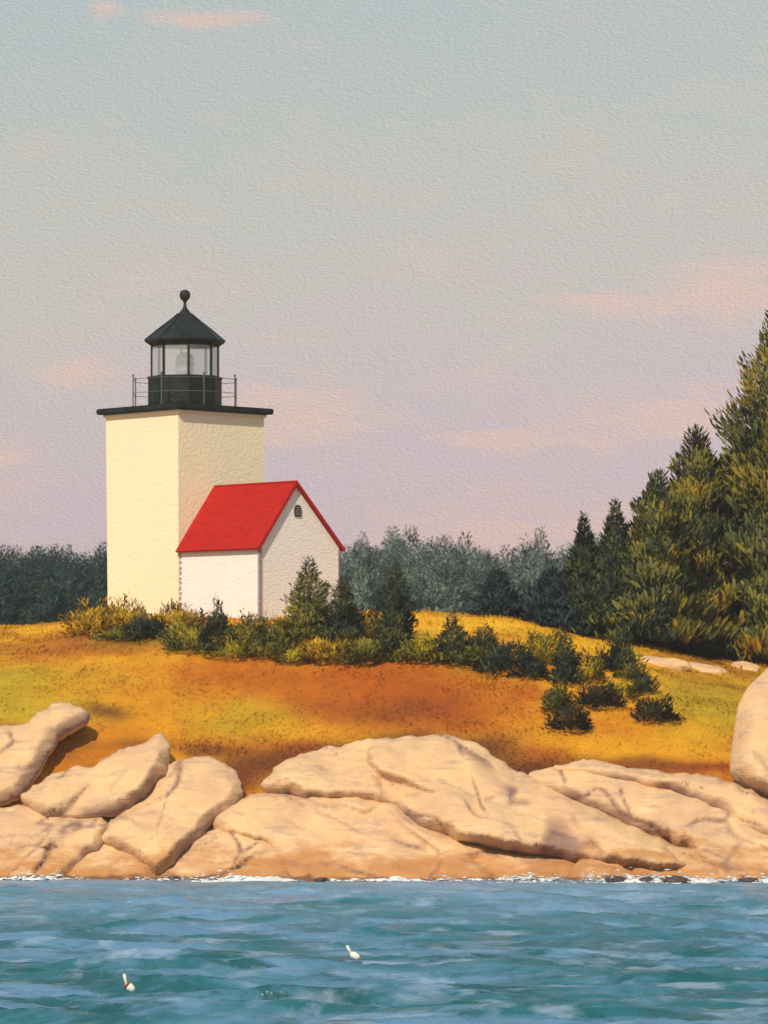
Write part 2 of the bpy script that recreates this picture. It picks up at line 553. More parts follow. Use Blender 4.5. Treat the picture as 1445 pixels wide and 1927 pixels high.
def meadow_col(X, Y, Z, rng=None):
    px, py = proj(X, Y, Z)
    wx = fbm(X * 0.35, Y * 0.35, oct=3, seed=31) * 70
    wy = fbm(X * 0.35, Y * 0.35, oct=3, seed=32) * 22
    px = px + wx
    py = py + wy
    n = fbm(X * 0.5 + Y * 0.15, Y * 0.9, oct=3, seed=33)[..., None] if np.ndim(X) else fbm(X, Y)
    w = np.clip(0.5 + n * 1.3, 0, 1)
    c = np.array(ORANGE) * (1 - w) + np.array(GOLD) * w
    for (a, b_, ra, rb, colr, s) in PATCH:
        f = np.exp(-(((px - a) / ra) ** 2 + ((py - b_) / rb) ** 2) ** 1.3)[..., None] * s
        c = c * (1 - f) + np.array(colr) * f
    far = np.clip((Y - 78) / 30, 0, 1)[..., None]
    c = c * (1 - far) + np.array((0.10, 0.11, 0.04)) * far
    n2 = fbm(X * 2.2, Y * 2.2, oct=3, seed=34)[..., None]
    c = c * (1 + 0.16 * n2)
    return c


def axis(dense0, dense1, step, reach, grow=1.16):
    a = list(np.arange(dense0, dense1 + 1e-6, step))
    s, x = step, dense1
    while x < reach:
        s *= grow
        x += s
        a.append(x)
    s, x = step, dense0
    left = []
    while x > -reach:
        s *= grow
        x -= s
        left.append(x)
    return np.array(left[::-1] + a)


def grid_faces(nx, ny):
    i = np.arange(nx * ny).reshape(ny, nx)
    return np.stack([i[:-1, :-1], i[:-1, 1:], i[1:, 1:], i[1:, :-1]], -1).reshape(-1, 4)


xs = axis(-15, 15, 0.14, 170)
ys = np.concatenate([np.arange(40, 50, 0.5), np.arange(50, 74, 0.14), 74 + np.cumsum(0.14 * 1.06 ** np.arange(85))])
GX, GY = np.meshgrid(xs, ys)
GZ = ground_z(GX, GY)
GC = meadow_col(GX, GY, GZ)
rk = np.clip((54.0 - GY + shore_y(GX) - 50 + fbm(GX * .8, GY * .8, seed=3)) / 0.8, 0, 1)[..., None]
GC = GC * (1 - rk) + np.array(ROCKY) * rk
me = np_mesh('ground', np.stack([GX, GY, GZ], -1).reshape(-1, 3), grid_faces(len(xs), len(ys)), True, GC.reshape(-1, 3))
g = bpy.data.objects.new('ground', me)
link(g, None, M['meadow'])
g['kind'] = 'structure'

# ------------------------------------------------------------------ sea
xs = axis(-13.5, 13.5, 0.085, 1500, 1.2)
ys = np.concatenate([np.array([-1500, -900, -500, -300, -180, -120, -80, -50, -30, -18, -11]), np.arange(-7, 53, 0.09), 53 + np.cumsum(0.09 * 1.22 ** np.arange(44))])
ys = ys[ys < 1600]
WX, WY = np.meshgrid(xs, ys)


def wave_z(X, Y):
    wxp = X + 0.9 * fbm(X * 0.25, Y * 0.25, oct=2, seed=71)
    wyp = Y + 0.9 * fbm(X * 0.25, Y * 0.25, oct=2, seed=72)
    z = 0
    for (lam, ang, amp, ph) in ((5.6, 84, .120, .3), (3.9, 99, .085, 1.9), (2.6, 76, .055, 4.0), (1.7, 95, .032, 2.2), (1.1, 108, .018, .7), (0.7, 66, .010, 5.)):
        k = 2 * math.pi / lam
        a = R(ang)
        s = np.sin(k * (wxp * math.cos(a) + wyp * math.sin(a)) + ph)
        env = np.clip(0.55 + 1.1 * vnoise(X / (lam * 0.8), Y / (lam * 1.6), seed=int(lam * 10)), 0.1, 1.3)
        z = z + 1.35 * (amp * env * (1 - np.abs(s)) * 2 - amp * env)
    z = z + 0.025 * fbm(X * 1.8, Y * 3.0, oct=3, seed=77)
    fade = np.clip((X + 60) / 40, 0, 1) * np.clip((60 - X) / 40, 0, 1) * np.clip((Y + 60) / 30, 0, 1) * (1 - 0.65 * np.clip((Y - 40) / 9, 0, 1)) * np.clip((100 - Y) / 30, 0, 1)
    return z * fade


WZ = wave_z(WX, WY)
me = np_mesh('sea', np.stack([WX, WY, WZ], -1).reshape(-1, 3), grid_faces(len(xs), len(ys)), True)
o = bpy.data.objects.new('sea', me)
link(o, None, M['sea'])
o['kind'] = 'structure'

# ------------------------------------------------------------------ granite ledges
SLOPE = 0.82


def on_slope(px, py, off=0.0):
    """where the line of sight meets the bare rock slope of the shore"""
    D = (EYE + SLOPE * (50.0 + off - CAMY)) / (SLOPE + (py - HOR) / F)
    return (px - 722.5) * D / F, D + CAMY, EYE + (HOR - py) * D / F


def catmull(pts, per=6):
    out = []
    n = len(pts)
    for i in range(n):
        p0, p1, p2, p3 = [np.array(pts[(i + k) % n], float) for k in (-1, 0, 1, 2)]
        for j in range(per):
            t_ = j / per
            out.append(0.5 * ((2 * p1) + (-p0 + p2) * t_ + (2 * p0 - 5 * p1 + 4 * p2 - p3) * t_ ** 2 + (-p0 + 3 * p1 - 3 * p2 + p3) * t_ ** 3))
    return np.array(out)


ROCK_WATER = []      # points of the ledges close to the water line, for the foam


def rock(name, pts, thick, edge, off, label, seed, group, tilt=0.0, cat='rock', step=4.6, rough=1.0, grow=4.0, soft_=0.4):
    rs = np.random.RandomState(seed)
    cm_ = catmull(pts, 8)
    pp = np.array(pts, float)
    lin = np.concatenate([pp[k] + (pp[(k + 1) % len(pp)] - pp[k]) * np.arange(8)[:, None] / 8.0 for k in range(len(pp))])
    out = lin * (1 - soft_) + cm_ * soft_
    d = np.roll(out, -1, 0) - out
    nrm = np.stack([d[:, 1], -d[:, 0]], -1)
    nrm /= np.linalg.norm(nrm, axis=1)[:, None] + 1e-6
    orient = 1.0 if (out[:, 0] * np.roll(out[:, 1], -1) - np.roll(out[:, 0], -1) * out[:, 1]).sum() > 0 else -1.0
    nout = nrm * orient
    arc = np.cumsum(np.linalg.norm(d, axis=1))
    out = out + nrm * (vnoise(arc / 26.0, arc * 0 + seed, seed=seed) * 4.0 + vnoise(arc / 9.0, arc * 0 + seed, seed=seed + 1) * 2.6)[:, None] * rough + nrm * grow * orient
    x0, y0 = out.min(0)
    x1, y1 = out.max(0)
    gx, gy = np.meshgrid(np.arange(x0, x1, step), np.arange(y0, y1, step * 0.8))
    gp = np.stack([gx.ravel(), gy.ravel()], -1) + rs.uniform(-2.5, 2.5, (gx.size, 2))
    n = len(out)
    # distance of each candidate to the outline, and inside test
    A, B = out, np.roll(out, -1, 0)

    def dist(p):
        ab = B - A
        t_ = np.clip(((p[:, None, :] - A) * ab).sum(-1) / ((ab * ab).sum(-1) + 1e-9), 0, 1)
        q = A + t_[..., None] * ab
        return np.sqrt(((p[:, None, :] - q) ** 2).sum(-1)).min(1)

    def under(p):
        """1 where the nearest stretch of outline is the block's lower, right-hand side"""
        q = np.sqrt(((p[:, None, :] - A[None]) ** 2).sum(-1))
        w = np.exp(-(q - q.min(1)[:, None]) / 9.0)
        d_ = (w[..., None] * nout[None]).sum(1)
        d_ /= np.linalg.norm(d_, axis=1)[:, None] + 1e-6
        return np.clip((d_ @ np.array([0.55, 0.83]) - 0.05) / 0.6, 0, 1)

    def inside(p):
        y = p[:, 1][:, None]
        x = p[:, 0][:, None]
        c = ((A[:, 1] > y) != (B[:, 1] > y)) & (x < (B[:, 0] - A[:, 0]) * (y - A[:, 1]) / (B[:, 1] - A[:, 1] + 1e-9) + A[:, 0])
        return c.sum(1) % 2 == 1
    ins = inside(gp)
    gp = gp[ins]
    gd = dist(gp)
    gp = gp[gd > step * 0.4]
    gd = gd[gd > step * 0.4]
    rings = []
    cdt = delaunay_2d_cdt([Vector(p) for p in out] + [Vector(p) for p in gp], [(i, (i + 1) % n) for i in range(n)], [], 1, 1e-5)
    P2 = np.array([[v.x, v.y] for v in cdt[0]])
    tri = [f for f in cdt[2] if len(f) == 3]
    nn = len(P2)
    dd = dist(P2)
    isb = dd < 0.3
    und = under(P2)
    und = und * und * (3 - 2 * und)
    pa = 1 - (1 - np.clip(dd / (8 + edge * 0.35), 0, 1)) ** 1.6
    pb = np.clip(dd / (18.0 + 4 * vnoise(P2[:, 0] / 40, P2[:, 1] / 40, seed=seed + 30)), 0, 1) ** 0.9
    prof = pa * (1 - und) + pb * und * 1.12
    X, Y, Z = on_slope(P2[:, 0], P2[:, 1], off)
    # the block's own broken planes: the lowest of several leaning faces wins
    u = (P2[:, 0] - x0) / 60.0
    v = (P2[:, 1] - y0) / 60.0
    wu = u + 0.25 * vnoise(u * 1.3, v * 1.3, seed=seed + 20)
    wv = v + 0.25 * vnoise(u * 1.3, v * 1.3, seed=seed + 21)
    th = math.atan(0.40) if x0 > 380 else -math.atan(0.5)
    def frac(a, b_):
        return np.stack([(a * math.cos(th) + b_ * math.sin(th)) * 0.48, -a * math.sin(th) + b_ * math.cos(th)], -1)
    ns = max(4, int((x1 - x0) * (y1 - y0) / 9500))
    su, sv = rs.uniform(0, (x1 - x0) / 60.0, ns), rs.uniform(0, (y1 - y0) / 60.0, ns)
    q_ = frac(wu, wv)
    c_ = frac(su, sv)
    d2 = np.sqrt(((q_[:, None, :] - c_[None]) ** 2).sum(-1))
    ga_, gb_ = rs.normal(-0.05, 0.30, ns), rs.normal(0.12, 0.34, ns)
    hq = 1.0 + rs.uniform(-.12, .12, ns)[None] + ga_[None] * (wu[:, None] - su[None]) + gb_[None] * (wv[:, None] - sv[None])
    wq = np.exp(-(d2 - d2.min(1)[:, None]) / 0.06)
    planes = np.clip((wq * hq).sum(1) / wq.sum(1), 0.35, 1.9)
    ds_ = np.sort(d2, axis=1)
    joint = np.exp(-((ds_[:, 1] - ds_[:, 0]) / 0.05) ** 2) * np.clip(-0.05 + 1.8 * vnoise(P2[:, 0] / 70.0 + seed, P2[:, 1] / 50.0, seed=seed + 23), 0, 1)
    dip = -0.42 if x0 > 380 else 0.5
    sx_ = P2[:, 0] + 9 * vnoise(P2[:, 0] / 60, P2[:, 1] / 40, seed=seed + 4)
    sy_ = P2[:, 1] + dip * sx_
    lines = vnoise(sx_ / 420.0 + seed, sy_ / 34.0, seed=seed + 6) + 0.30 * vnoise(sx_ / 60.0, sy_ / 22.0, seed=seed + 7)
    gate = np.clip(0.25 + 1.4 * vnoise(P2[:, 0] / 130.0, P2[:, 1] / 70.0, seed=seed + 13), 0, 1)
    crack = np.exp(-(lines / 0.040) ** 2) * gate
    step_ = np.clip(lines * 3.0, -1, 1) * 0.06
    # shade put into the colour along the block's underside, in broken runs
    under_shade = und * np.clip(1 - dd / 18.0, 0, 1) ** 0.6 * np.clip(0.95 + 1.5 * vnoise(P2[:, 0] / 45.0, P2[:, 1] / 45.0, seed=seed + 40), 0, 1) * (Z > 0.35)
    fine = fbm(X * 3.0, Z * 4.0, oct=3, seed=seed + 8)
    bulge = thick * prof * planes + prof * (0.05 * fine + step_ - 0.14 * crack - 0.16 * joint) * rough
    # an even lean of the whole block
    bulge = bulge * 0.86 + tilt * (P2[:, 1] - y0) / max(y1 - y0, 1) * prof
    front = np.stack([X, Y - bulge, Z + 0.10 * bulge * prof], -1)
    depth = 0.55 + thick
    back = np.stack([X, Y + 0.15 + depth * prof, Z - 0.12 - 0.35 * depth * prof], -1)
    V = np.concatenate([front, back])
    faces = []
    edge_ct = {}
    for f in tri:
        a, b_, c_ = f
        faces.append((a, b_, c_))
        faces.append((a + nn, c_ + nn, b_ + nn))
        for e in ((a, b_), (b_, c_), (c_, a)):
            k = (min(e), max(e))
            edge_ct[k] = (edge_ct.get(k, (0, e))[0] + 1, e)
    for k, (ct, e) in edge_ct.items():
        if ct == 1:
            a, b_ = e
            faces.append((b_, a, a + nn))
            faces.append((b_, a + nn, b_ + nn))
    me = np_mesh(name, V, np.array(faces), True)
    bm = bmesh.new()
    bm.from_mesh(me)
    bmesh.ops.recalc_face_normals(bm, faces=bm.faces)
    bm.to_mesh(me)
    bm.free()
    sa = me.attributes.new('seam_shade', 'FLOAT', 'POINT')
    sa.data.foreach_set('value', np.concatenate([np.clip(crack * 0.9 + joint * 1.1 + under_shade, 0, 1), np.zeros(nn)]).astype(np.float32))
    o = bpy.data.objects.new(name, me)
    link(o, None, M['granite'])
    tag(o, label, cat, group)
    w = front[np.abs(front[:, 2]) < 0.22]
    ROCK_WATER.append(w)
    return o


G = 'granite ledges along the shore'
rock('granite_boulder', [(-90, 1420), (-60, 1385), (0, 1372), (45, 1366), (80, 1335), (118, 1324), (166, 1343), (150, 1360), (104, 1388), (80, 1430), (45, 1478), (10, 1505), (-80, 1520)],
     0.55, 34, 0.3, 'pale angular granite slab leaning up into the grass at the far left', 1, G)
rock('granite_boulder', [(44, 1502), (62, 1480), (100, 1462), (178, 1441), (235, 1412), (300, 1388), (316, 1400), (317, 1432), (290, 1475), (270, 1500), (235, 1522), (150, 1532), (85, 1538)],
     0.6, 42, 0.1, 'cream granite block with a pointed upper right corner, beside the orange grass', 2, G)
rock('granite_boulder', [(320, 1442), (360, 1434), (405, 1434), (440, 1452), (456, 1486), (436, 1512), (385, 1552), (340, 1602), (300, 1642), (270, 1628), (240, 1602), (196, 1580), (212, 1548), (262, 1520), (295, 1478)],
     0.6, 46, 0.2, 'tall pale granite block tapering down to the water, left of the dark grassy notch', 3, G, grow=6.0)
rock('granite_boulder', [(-90, 1530), (0, 1538), (60, 1526), (130, 1548), (196, 1552), (180, 1580), (150, 1612), (110, 1645), (95, 1690), (0, 1705), (-90, 1700)],
     0.6, 50, 0.4, 'broad rough granite ledge at the water on the far left', 4, G, grow=14.0)
rock('granite_boulder', [(100, 1662), (122, 1632), (158, 1612), (215, 1602), (255, 1616), (290, 1646), (320, 1690), (200, 1706), (100, 1700)],
     0.5, 40, 0.5, 'small low granite hump at the waterline under the tapering block, stained brown at its foot', 5, G, grow=14.0)
rock('granite_boulder', [(305, 1652), (340, 1618), (372, 1590), (425, 1566), (480, 1574), (515, 1594), (535, 1622), (552, 1660), (560, 1700), (430, 1712), (300, 1704)],
     0.6, 44, 0.35, 'rounded brown stained granite boulder at the waterline left of the big domed ledge', 6, G, grow=12.0)
rock('granite_ledge', [(494, 1478), (530, 1440), (590, 1418), (650, 1404), (740, 1390), (830, 1386), (888, 1402), (930, 1432), (1000, 1464), (1080, 1500), (1170, 1545), (1260, 1590), (1340, 1630), (1300, 1650), (1150, 1630), (1000, 1608), (880, 1585), (800, 1556), (740, 1516), (680, 1502), (580, 1502)],
     0.75, 75, 0.2, 'largest domed granite ledge, its smooth top rising into the orange grass', 7, G, 0.35)
rock('granite_ledge', [(408, 1552), (440, 1524), (500, 1506), (600, 1500), (700, 1506), (745, 1520), (790, 1556), (840, 1580), (930, 1602), (1040, 1618), (1180, 1640), (1230, 1700), (1000, 1712), (700, 1712), (560, 1706), (540, 1640), (505, 1590)],
     0.75, 60, 0.5, 'long low granite ledge under the dome, sloping to the water with orange stains', 8, G, 0.2, grow=14.0)
rock('granite_ledge', [(1000, 1466), (1040, 1452), (1090, 1446), (1150, 1464), (1240, 1484), (1330, 1510), (1420, 1560), (1520, 1610), (1560, 1700), (1400, 1712), (1330, 1640), (1290, 1582), (1200, 1545), (1100, 1508)],
     0.7, 55, 0.0, 'smooth diagonal granite slab falling to the lower right between two dark cracks', 9, G, 0.15, grow=9.0)
rock('granite_ledge', [(1044, 1448), (1072, 1436), (1125, 1435), (1200, 1449), (1300, 1462), (1380, 1476), (1460, 1520), (1560, 1570), (1540, 1600), (1450, 1580), (1360, 1524), (1260, 1484), (1150, 1462)],
     0.5, 32, -0.25, 'uppermost thin granite slab along the edge of the grass, below the tall boulder', 10, G)
rock('granite_ledge', [(1080, 1640), (1150, 1598), (1250, 1600), (1330, 1618), (1420, 1640), (1560, 1660), (1560, 1716), (1300, 1712), (1080, 1708)],
     0.6, 50, -0.25, 'low rust stained granite shelf at the waterline under the diagonal slab', 11, G, 0.1, grow=12.0)
rock('granite_boulder', [(1376, 1440), (1384, 1380), (1396, 1320), (1425, 1280), (1460, 1252), (1520, 1240), (1600, 1300), (1620, 1440), (1560, 1520), (1460, 1498), (1400, 1470)],
     1.0, 75, -0.1, 'tall smooth rounded granite boulder standing at the right edge above the ledges', 12, G, 0.1, rough=0.35, soft_=1.0)
# ledges that carry the shore on past the frame
rock('granite_ledge', [(1500, 1600), (1560, 1560), (1700, 1540), (1900, 1560), (2100, 1600), (2200, 1700), (1900, 1712), (1520, 1712)], 0.7, 60, 0.0, 'granite ledge continuing the shore beyond the tall boulder', 13, G)
rock('granite_ledge', [(-80, 1560), (-120, 1480), (-250, 1460), (-450, 1500), (-620, 1580), (-700, 1700), (-400, 1712), (-80, 1712)], 0.7, 60, 0.0, 'granite ledge continuing the shore beyond the leaning slab', 14, G)

# flat pale stones lying in the grass on the right
for i, (px, py, w, h, lab) in enumerate((
        (1250, 1240, 96, 30, 'flat pale stone in the yellow grass below the pines, leftmost and longest of three'),
        (1322, 1251, 92, 26, 'flat pale stone in the yellow grass, in the middle of three below the pines'),
        (1404, 1251, 56, 20, 'small flat pale stone in the grass nearest the tall granite boulder'))):
    p = on_ground(px, py + h / 2)
    k = (p.y - CAMY) / F
    bm = bmesh.new()
    bmesh.ops.create_icosphere(bm, subdivisions=4, radius=1.0)
    sx, sy, sz = w * k / 2, 0.5, h * k * 0.62
    for v in bm.verts:
        c = v.co.copy()
        n = float(fbm(c.x * 1.5 + i * 7, c.y * 1.5, c.z * 1.5, oct=3, seed=40 + i))
        c *= 1 + 0.28 * n
        c.z = min(c.z, 0.55 + 0.12 * n)
        v.co = (c.x * sx, c.y * sy, c.z * sz)
    o = bm_obj('flat_stone', bm, M['granite'], None, True)
    o.location = (p.x, p.y + 0.4, p.z + 0.06)
    o.rotation_euler = (R(14), R(6), R(-5))
    tag(o, lab, 'stone', 'flat stones in the grass')

# ------------------------------------------------------------------ lighthouse
TS, TR = 4.297, R(43.3)
TC = Vector((-7.64, 75.04))
ZB, ZT = 8.0, 16.60
ca, sa = math.cos(TR), math.sin(TR)


def tw(x, y, z):
    return Vector((TC.x + ca * x - sa * y, TC.y + sa * x + ca * y, z))


lh = empty('lighthouse', (TC.x, TC.y, ZB), TR)
tag(lh, 'square white lighthouse tower with black lantern room and gallery on top', 'lighthouse')
h = TS / 2
hb = h * 0.975
bm = bmesh.new()
nz = 14
prev = None
for i in range(nz + 1):
    f = i / nz
    hh_ = hb + (h - hb) * f
    ring = [bm.verts.new((sx * hh_, sy * hh_, f * (ZT - ZB))) for sx, sy in ((-1, -1), (1, -1), (1, 1), (-1, 1))]
    if prev:
        for k in range(4):
            bm.faces.new((prev[k], prev[(k + 1) % 4], ring[(k + 1) % 4], ring[k]))
    else:
        bm.faces.new(ring[::-1])
    prev = ring
bm.faces.new(prev)
bm_obj('tower_wall', bm, M['tower_white'], lh)
zt = ZT - ZB
bm = bmesh.new()
add_box(bm, (0, 0, zt - 0.06), (TS + 0.16, TS + 0.16, 0.115))
bmesh.ops.bevel(bm, geom=bm.edges[:], offset=0.02, segments=1, affect='EDGES')
bm_obj('cornice', bm, M['tower_white'], lh)
bm = bmesh.new()
add_box(bm, (0, 0, zt + 0.12), (TS + 0.56, TS + 0.56, 0.22))
bmesh.ops.bevel(bm, geom=bm.edges[:], offset=0.04, segments=2, affect='EDGES')
bm_obj('gallery_deck', bm, M['black_iron'], lh)
zd = zt + 0.23
# lantern: octagonal, sides turned a little to the walls
N8 = 8
LR = 1.42
PH = R(-43.3 + 9)
par_h, gl_h = 1.22, 1.18
bm = bmesh.new()
add_lathe(bm, [(LR * 1.03, 0), (LR * 1.03, 0.10), (LR, 0.12), (LR, par_h - 0.08), (LR * 1.03, par_h - 0.06), (LR * 1.03, par_h)], N8,
          Matrix.Translation((0, 0, zd)) @ Matrix.Rotation(PH, 4, 'Z'))
par = bm_obj('parapet', bm, M['black_iron'], lh)
# plates of the parapet stand a little proud
for i in range(N8):
    a0 = PH + (i + 0.5) * 2 * math.pi / N8
    rr = LR * math.cos(math.pi / N8)
    bm = bmesh.new()
    add_box(bm, (rr + 0.012, 0, zd + par_h / 2), (0.03, 2 * LR * math.sin(math.pi / N8) - 0.2, par_h - 0.36))
    bmesh.ops.rotate(bm, verts=bm.verts, cent=(0, 0, 0), matrix=Matrix.Rotation(a0, 3, 'Z'))
    bm_obj('panel', bm, M['black_iron'], par)
zg = zd + par_h
LG = 1.28
lan = []
for i in range(N8):
    a0 = PH + i * 2 * math.pi / N8
    bm = bmesh.new()
    add_box(bm, (LG * math.cos(a0), LG * math.sin(a0), zg + gl_h / 2), (0.075, 0.075, gl_h), Matrix.Rotation(a0, 3, 'Z'))
    bm_obj('glazing_post', bm, M['black_iron'], lh)
    a1 = PH + (i + 0.5) * 2 * math.pi / N8
    rr = LG * math.cos(math.pi / N8) - 0.01
    bm = bmesh.new()
    add_box(bm, (rr, 0, zg + gl_h / 2), (0.012, 2 * LG * math.sin(math.pi / N8) - 0.10, gl_h - 0.03))
    bmesh.ops.rotate(bm, verts=bm.verts, cent=(0, 0, 0), matrix=Matrix.Rotation(a1, 3, 'Z'))
    bm_obj('pane', bm, M['glass'], lh)
zr = zg + gl_h
# lens on its pedestal
bm = bmesh.new()
add_lathe(bm, [(0.16, 0), (0.16, 0.12), (0.30, 0.20), (0.36, 0.34), (0.33, 0.42), (0.38, 0.50), (0.38, 0.60), (0.33, 0.68), (0.36, 0.76), (0.28, 0.92), (0.12, 1.0), (0, 1.02)], 20,
          Matrix.Translation((0, 0, zg - 0.05)))
bm_obj('lens', bm, M['lens_glass'], lh, True)
bm = bmesh.new()
add_rod(bm, (0, 0, zd), (0, 0, zg - 0.04), 0.2, 12)
bm_obj('lens_pedestal', bm, M['grey_iron'], lh)
# roof: eight slightly hollow facets with a deep eave
bm = bmesh.new()
add_lathe(bm, [(LG + 0.02, 0.0), (LG + 0.06, 0.02), (LG + 0.26, 0.16), (LG + 0.27, 0.23), (1.08, 0.60), (0.62, 0.95), (0.24, 1.26), (0.12, 1.44), (0, 1.46)], N8,
          Matrix.Translation((0, 0, zr)) @ Matrix.Rotation(PH, 4, 'Z'))
lr = bm_obj('lantern_roof', bm, M['black_iron'], lh)
for i in range(N8):
    a0 = PH + i * 2 * math.pi / N8
    bm = bmesh.new()
    prof = [(LG + 0.28, 0.22), (1.09, 0.61), (0.63, 0.96), (0.24, 1.28)]
    for (r0, z0), (r1, z1) in zip(prof, prof[1:]):
        add_rod(bm, (r0 * math.cos(a0), r0 * math.sin(a0), zr + z0), (r1 * math.cos(a0), r1 * math.sin(a0), zr + z1), 0.025, 5)
    bm_obj('roof_rib', bm, M['black_iron'], lr)
bm = bmesh.new()
add_lathe(bm, [(0.13, 1.40), (0.08, 1.50), (0.055, 1.60), (0.06, 1.72), (0.12, 1.78), (0.19, 1.87), (0.215, 1.98), (0.19, 2.09), (0.12, 2.16), (0, 2.19)], 14, Matrix.Translation((0, 0, zr)))
bm_obj('ventilator_ball', bm, M['black_iron'], lr, True)
# gallery railing
rail = bpy.data.objects.new('gallery_railing', None)
COL.objects.link(rail)
rail.parent = lh
RR = 2.1
for i in range(N8):
    a0 = PH + R(14) + i * 2 * math.pi / N8
    a1 = a0 + 2 * math.pi / N8
    p0 = Vector((RR * math.cos(a0), RR * math.sin(a0), zd))
    p1 = Vector((RR * math.cos(a1), RR * math.sin(a1), zd))
    bm = bmesh.new()
    add_rod(bm, p0, p0 + Vector((0, 0, 1.18)), 0.024, 6)
    add_lathe(bm, [(0.0, 1.17), (0.045, 1.20), (0.045, 1.24), (0, 1.28)], 6, Matrix.Translation(p0))
    bm_obj('post', bm, M['grey_iron'], rail)
    for z_ in (0.55, 1.08):
        bm = bmesh.new()
        add_rod(bm, p0 + Vector((0, 0, z_)), p1 + Vector((0, 0, z_)), 0.012, 5)
        bm_obj('rail', bm, M['grey_iron'], rail)

# ------------------------------------------------------------------ keeper's workhouse joined to the tower's right-hand wall
hs = empty('keepers_house', (TC.x, TC.y, ZB), TR)
tag(hs, 'small white gabled house with a bright red roof against the lighthouse', 'house')
yb, yf = -h + 0.01, -h - 4.53          # tower face, gable end
xl, xr = -h + 0.08, -h + 0.08 + 3.93
xm = xl + 1.72
ze, zri = 11.40 - ZB, 13.66 - ZB
bm = bmesh.new()
pf = [(xl, 0), (xr, 0), (xr, ze), (xm, zri), (xl, ze)]
A_ = [bm.verts.new((x, yf, z)) for x, z in pf]
B_ = [bm.verts.new((x, yb - 0.005, z)) for x, z in pf]
bm.faces.new(A_)
bm.faces.new(B_[::-1])
for i in range(5):
    j = (i + 1) % 5
    bm.faces.new((A_[i], B_[i], B_[j], A_[j]))
bm_obj('wall', bm, M['house_white'], hs)
ov = 0.16
roof = bpy.data.objects.new('roof', None)
COL.objects.link(roof)
roof.parent = hs


def slope_slab(name, xa, za, xb, zb, y0, y1, th, up, mat, par):
    d = Vector((xb - xa, 0, zb - za)).normalized()
    n = Vector((-d.z, 0, d.x))
    if n.z < 0:
        n = -n
    bm = bmesh.new()
    vs_ = []
    for y in (y0, y1):
        for (x, z) in ((xa, za), (xb, zb)):
            for k in (up, up + th):
                vs_.append(bm.verts.new((x + n.x * k, y, z + n.z * k)))
    a = vs_
    for q in ((0, 1, 3, 2), (4, 6, 7, 5), (0, 4, 5, 1), (2, 3, 7, 6), (1, 5, 7, 3), (0, 2, 6, 4)):
        bm.faces.new([a[i] for i in q])
    return bm_obj(name, bm, mat, par)


sl = (zri - ze) / (xm - xl)
sr = (zri - ze) / (xr - xm)
slope_slab('roof_slope', xl - ov, ze - ov * sl, xm - 0.004, zri, yf - 0.14, yb - 0.01, 0.085, 0.01, M['red_roof'], roof)
slope_slab('roof_slope', xm + 0.004, zri, xr + ov, ze - ov * sr, yf - 0.14, yb - 0.01, 0.085, 0.01, M['red_roof'], roof)
bm = bmesh.new()
add_rod(bm, (xm, yf - 0.15, zri + 0.09), (xm, yb - 0.02, zri + 0.09), 0.055, 8)
bm_obj('ridge_cap', bm, M['red_roof'], roof)
slope_slab('bargeboard', xl - ov, ze - ov * sl, xm - 0.003, zri, yf - 0.165, yf - 0.143, 0.12, -0.03, M['red_roof'], hs)
slope_slab('bargeboard', xm + 0.003, zri, xr + ov, ze - ov * sr, yf - 0.165, yf - 0.143, 0.12, -0.03, M['red_roof'], hs)
bm = bmesh.new()
add_box(bm, (xl - 0.004, yf - 0.004, ze / 2 - 0.03), (0.10, 0.10, ze - 0.06))
bm_obj('corner_board', bm, M['trim_lilac'], hs)
bm = bmesh.new()
add_box(bm, (xr + 0.004, yf - 0.004, ze / 2 - 0.03), (0.05, 0.05, ze - 0.06))
bm_obj('corner_board', bm, M['trim_lilac'], hs)
# ventilator in the gable
vt_ = bpy.data.objects.new('gable_vent', None)
COL.objects.link(vt_)
vt_.parent = hs
vx, vz = xm + 0.14, zri - 0.98
bm = bmesh.new()
prof = [(-.15, -.2), (.15, -.2), (.17, .08), (.09, .21), (-.09, .21), (-.17, .08)]
f0 = [bm.verts.new((vx + x, yf - 0.05, vz + z)) for x, z in prof]
f1 = [bm.verts.new((vx + x, yf - 0.002, vz + z)) for x, z in prof]
bm.faces.new(f0)
bm.faces.new(f1[::-1])
for i in range(6):
    bm.faces.new((f0[i], f1[i], f1[(i + 1) % 6], f0[(i + 1) % 6]))
bm_obj('vent_frame', bm, M['dark_vent'], vt_)
for k in range(4):
    bm = bmesh.new()
    add_box(bm, (vx, yf - 0.06, vz - 0.13 + k * 0.08), (0.24, 0.03, 0.02), Matrix.Rotation(R(35), 3, 'X'))
    bm_obj('slat', bm, M['trim_lilac'], vt_)
# dark ties down the joint between house and tower
rng = random.Random(4)
z_ = 0.5
while z_ < ze - 0.1:
    hh_ = rng.uniform(0.06, 0.13)
    bm = bmesh.new()
    add_box(bm, (xl - 0.012, yb - 0.055 - rng.uniform(0, .03), z_), (0.03, 0.07, hh_))
    bm_obj('wall_tie', bm, M['trim_lilac'], hs)
    z_ += hh_ + rng.uniform(0.04, 0.11)


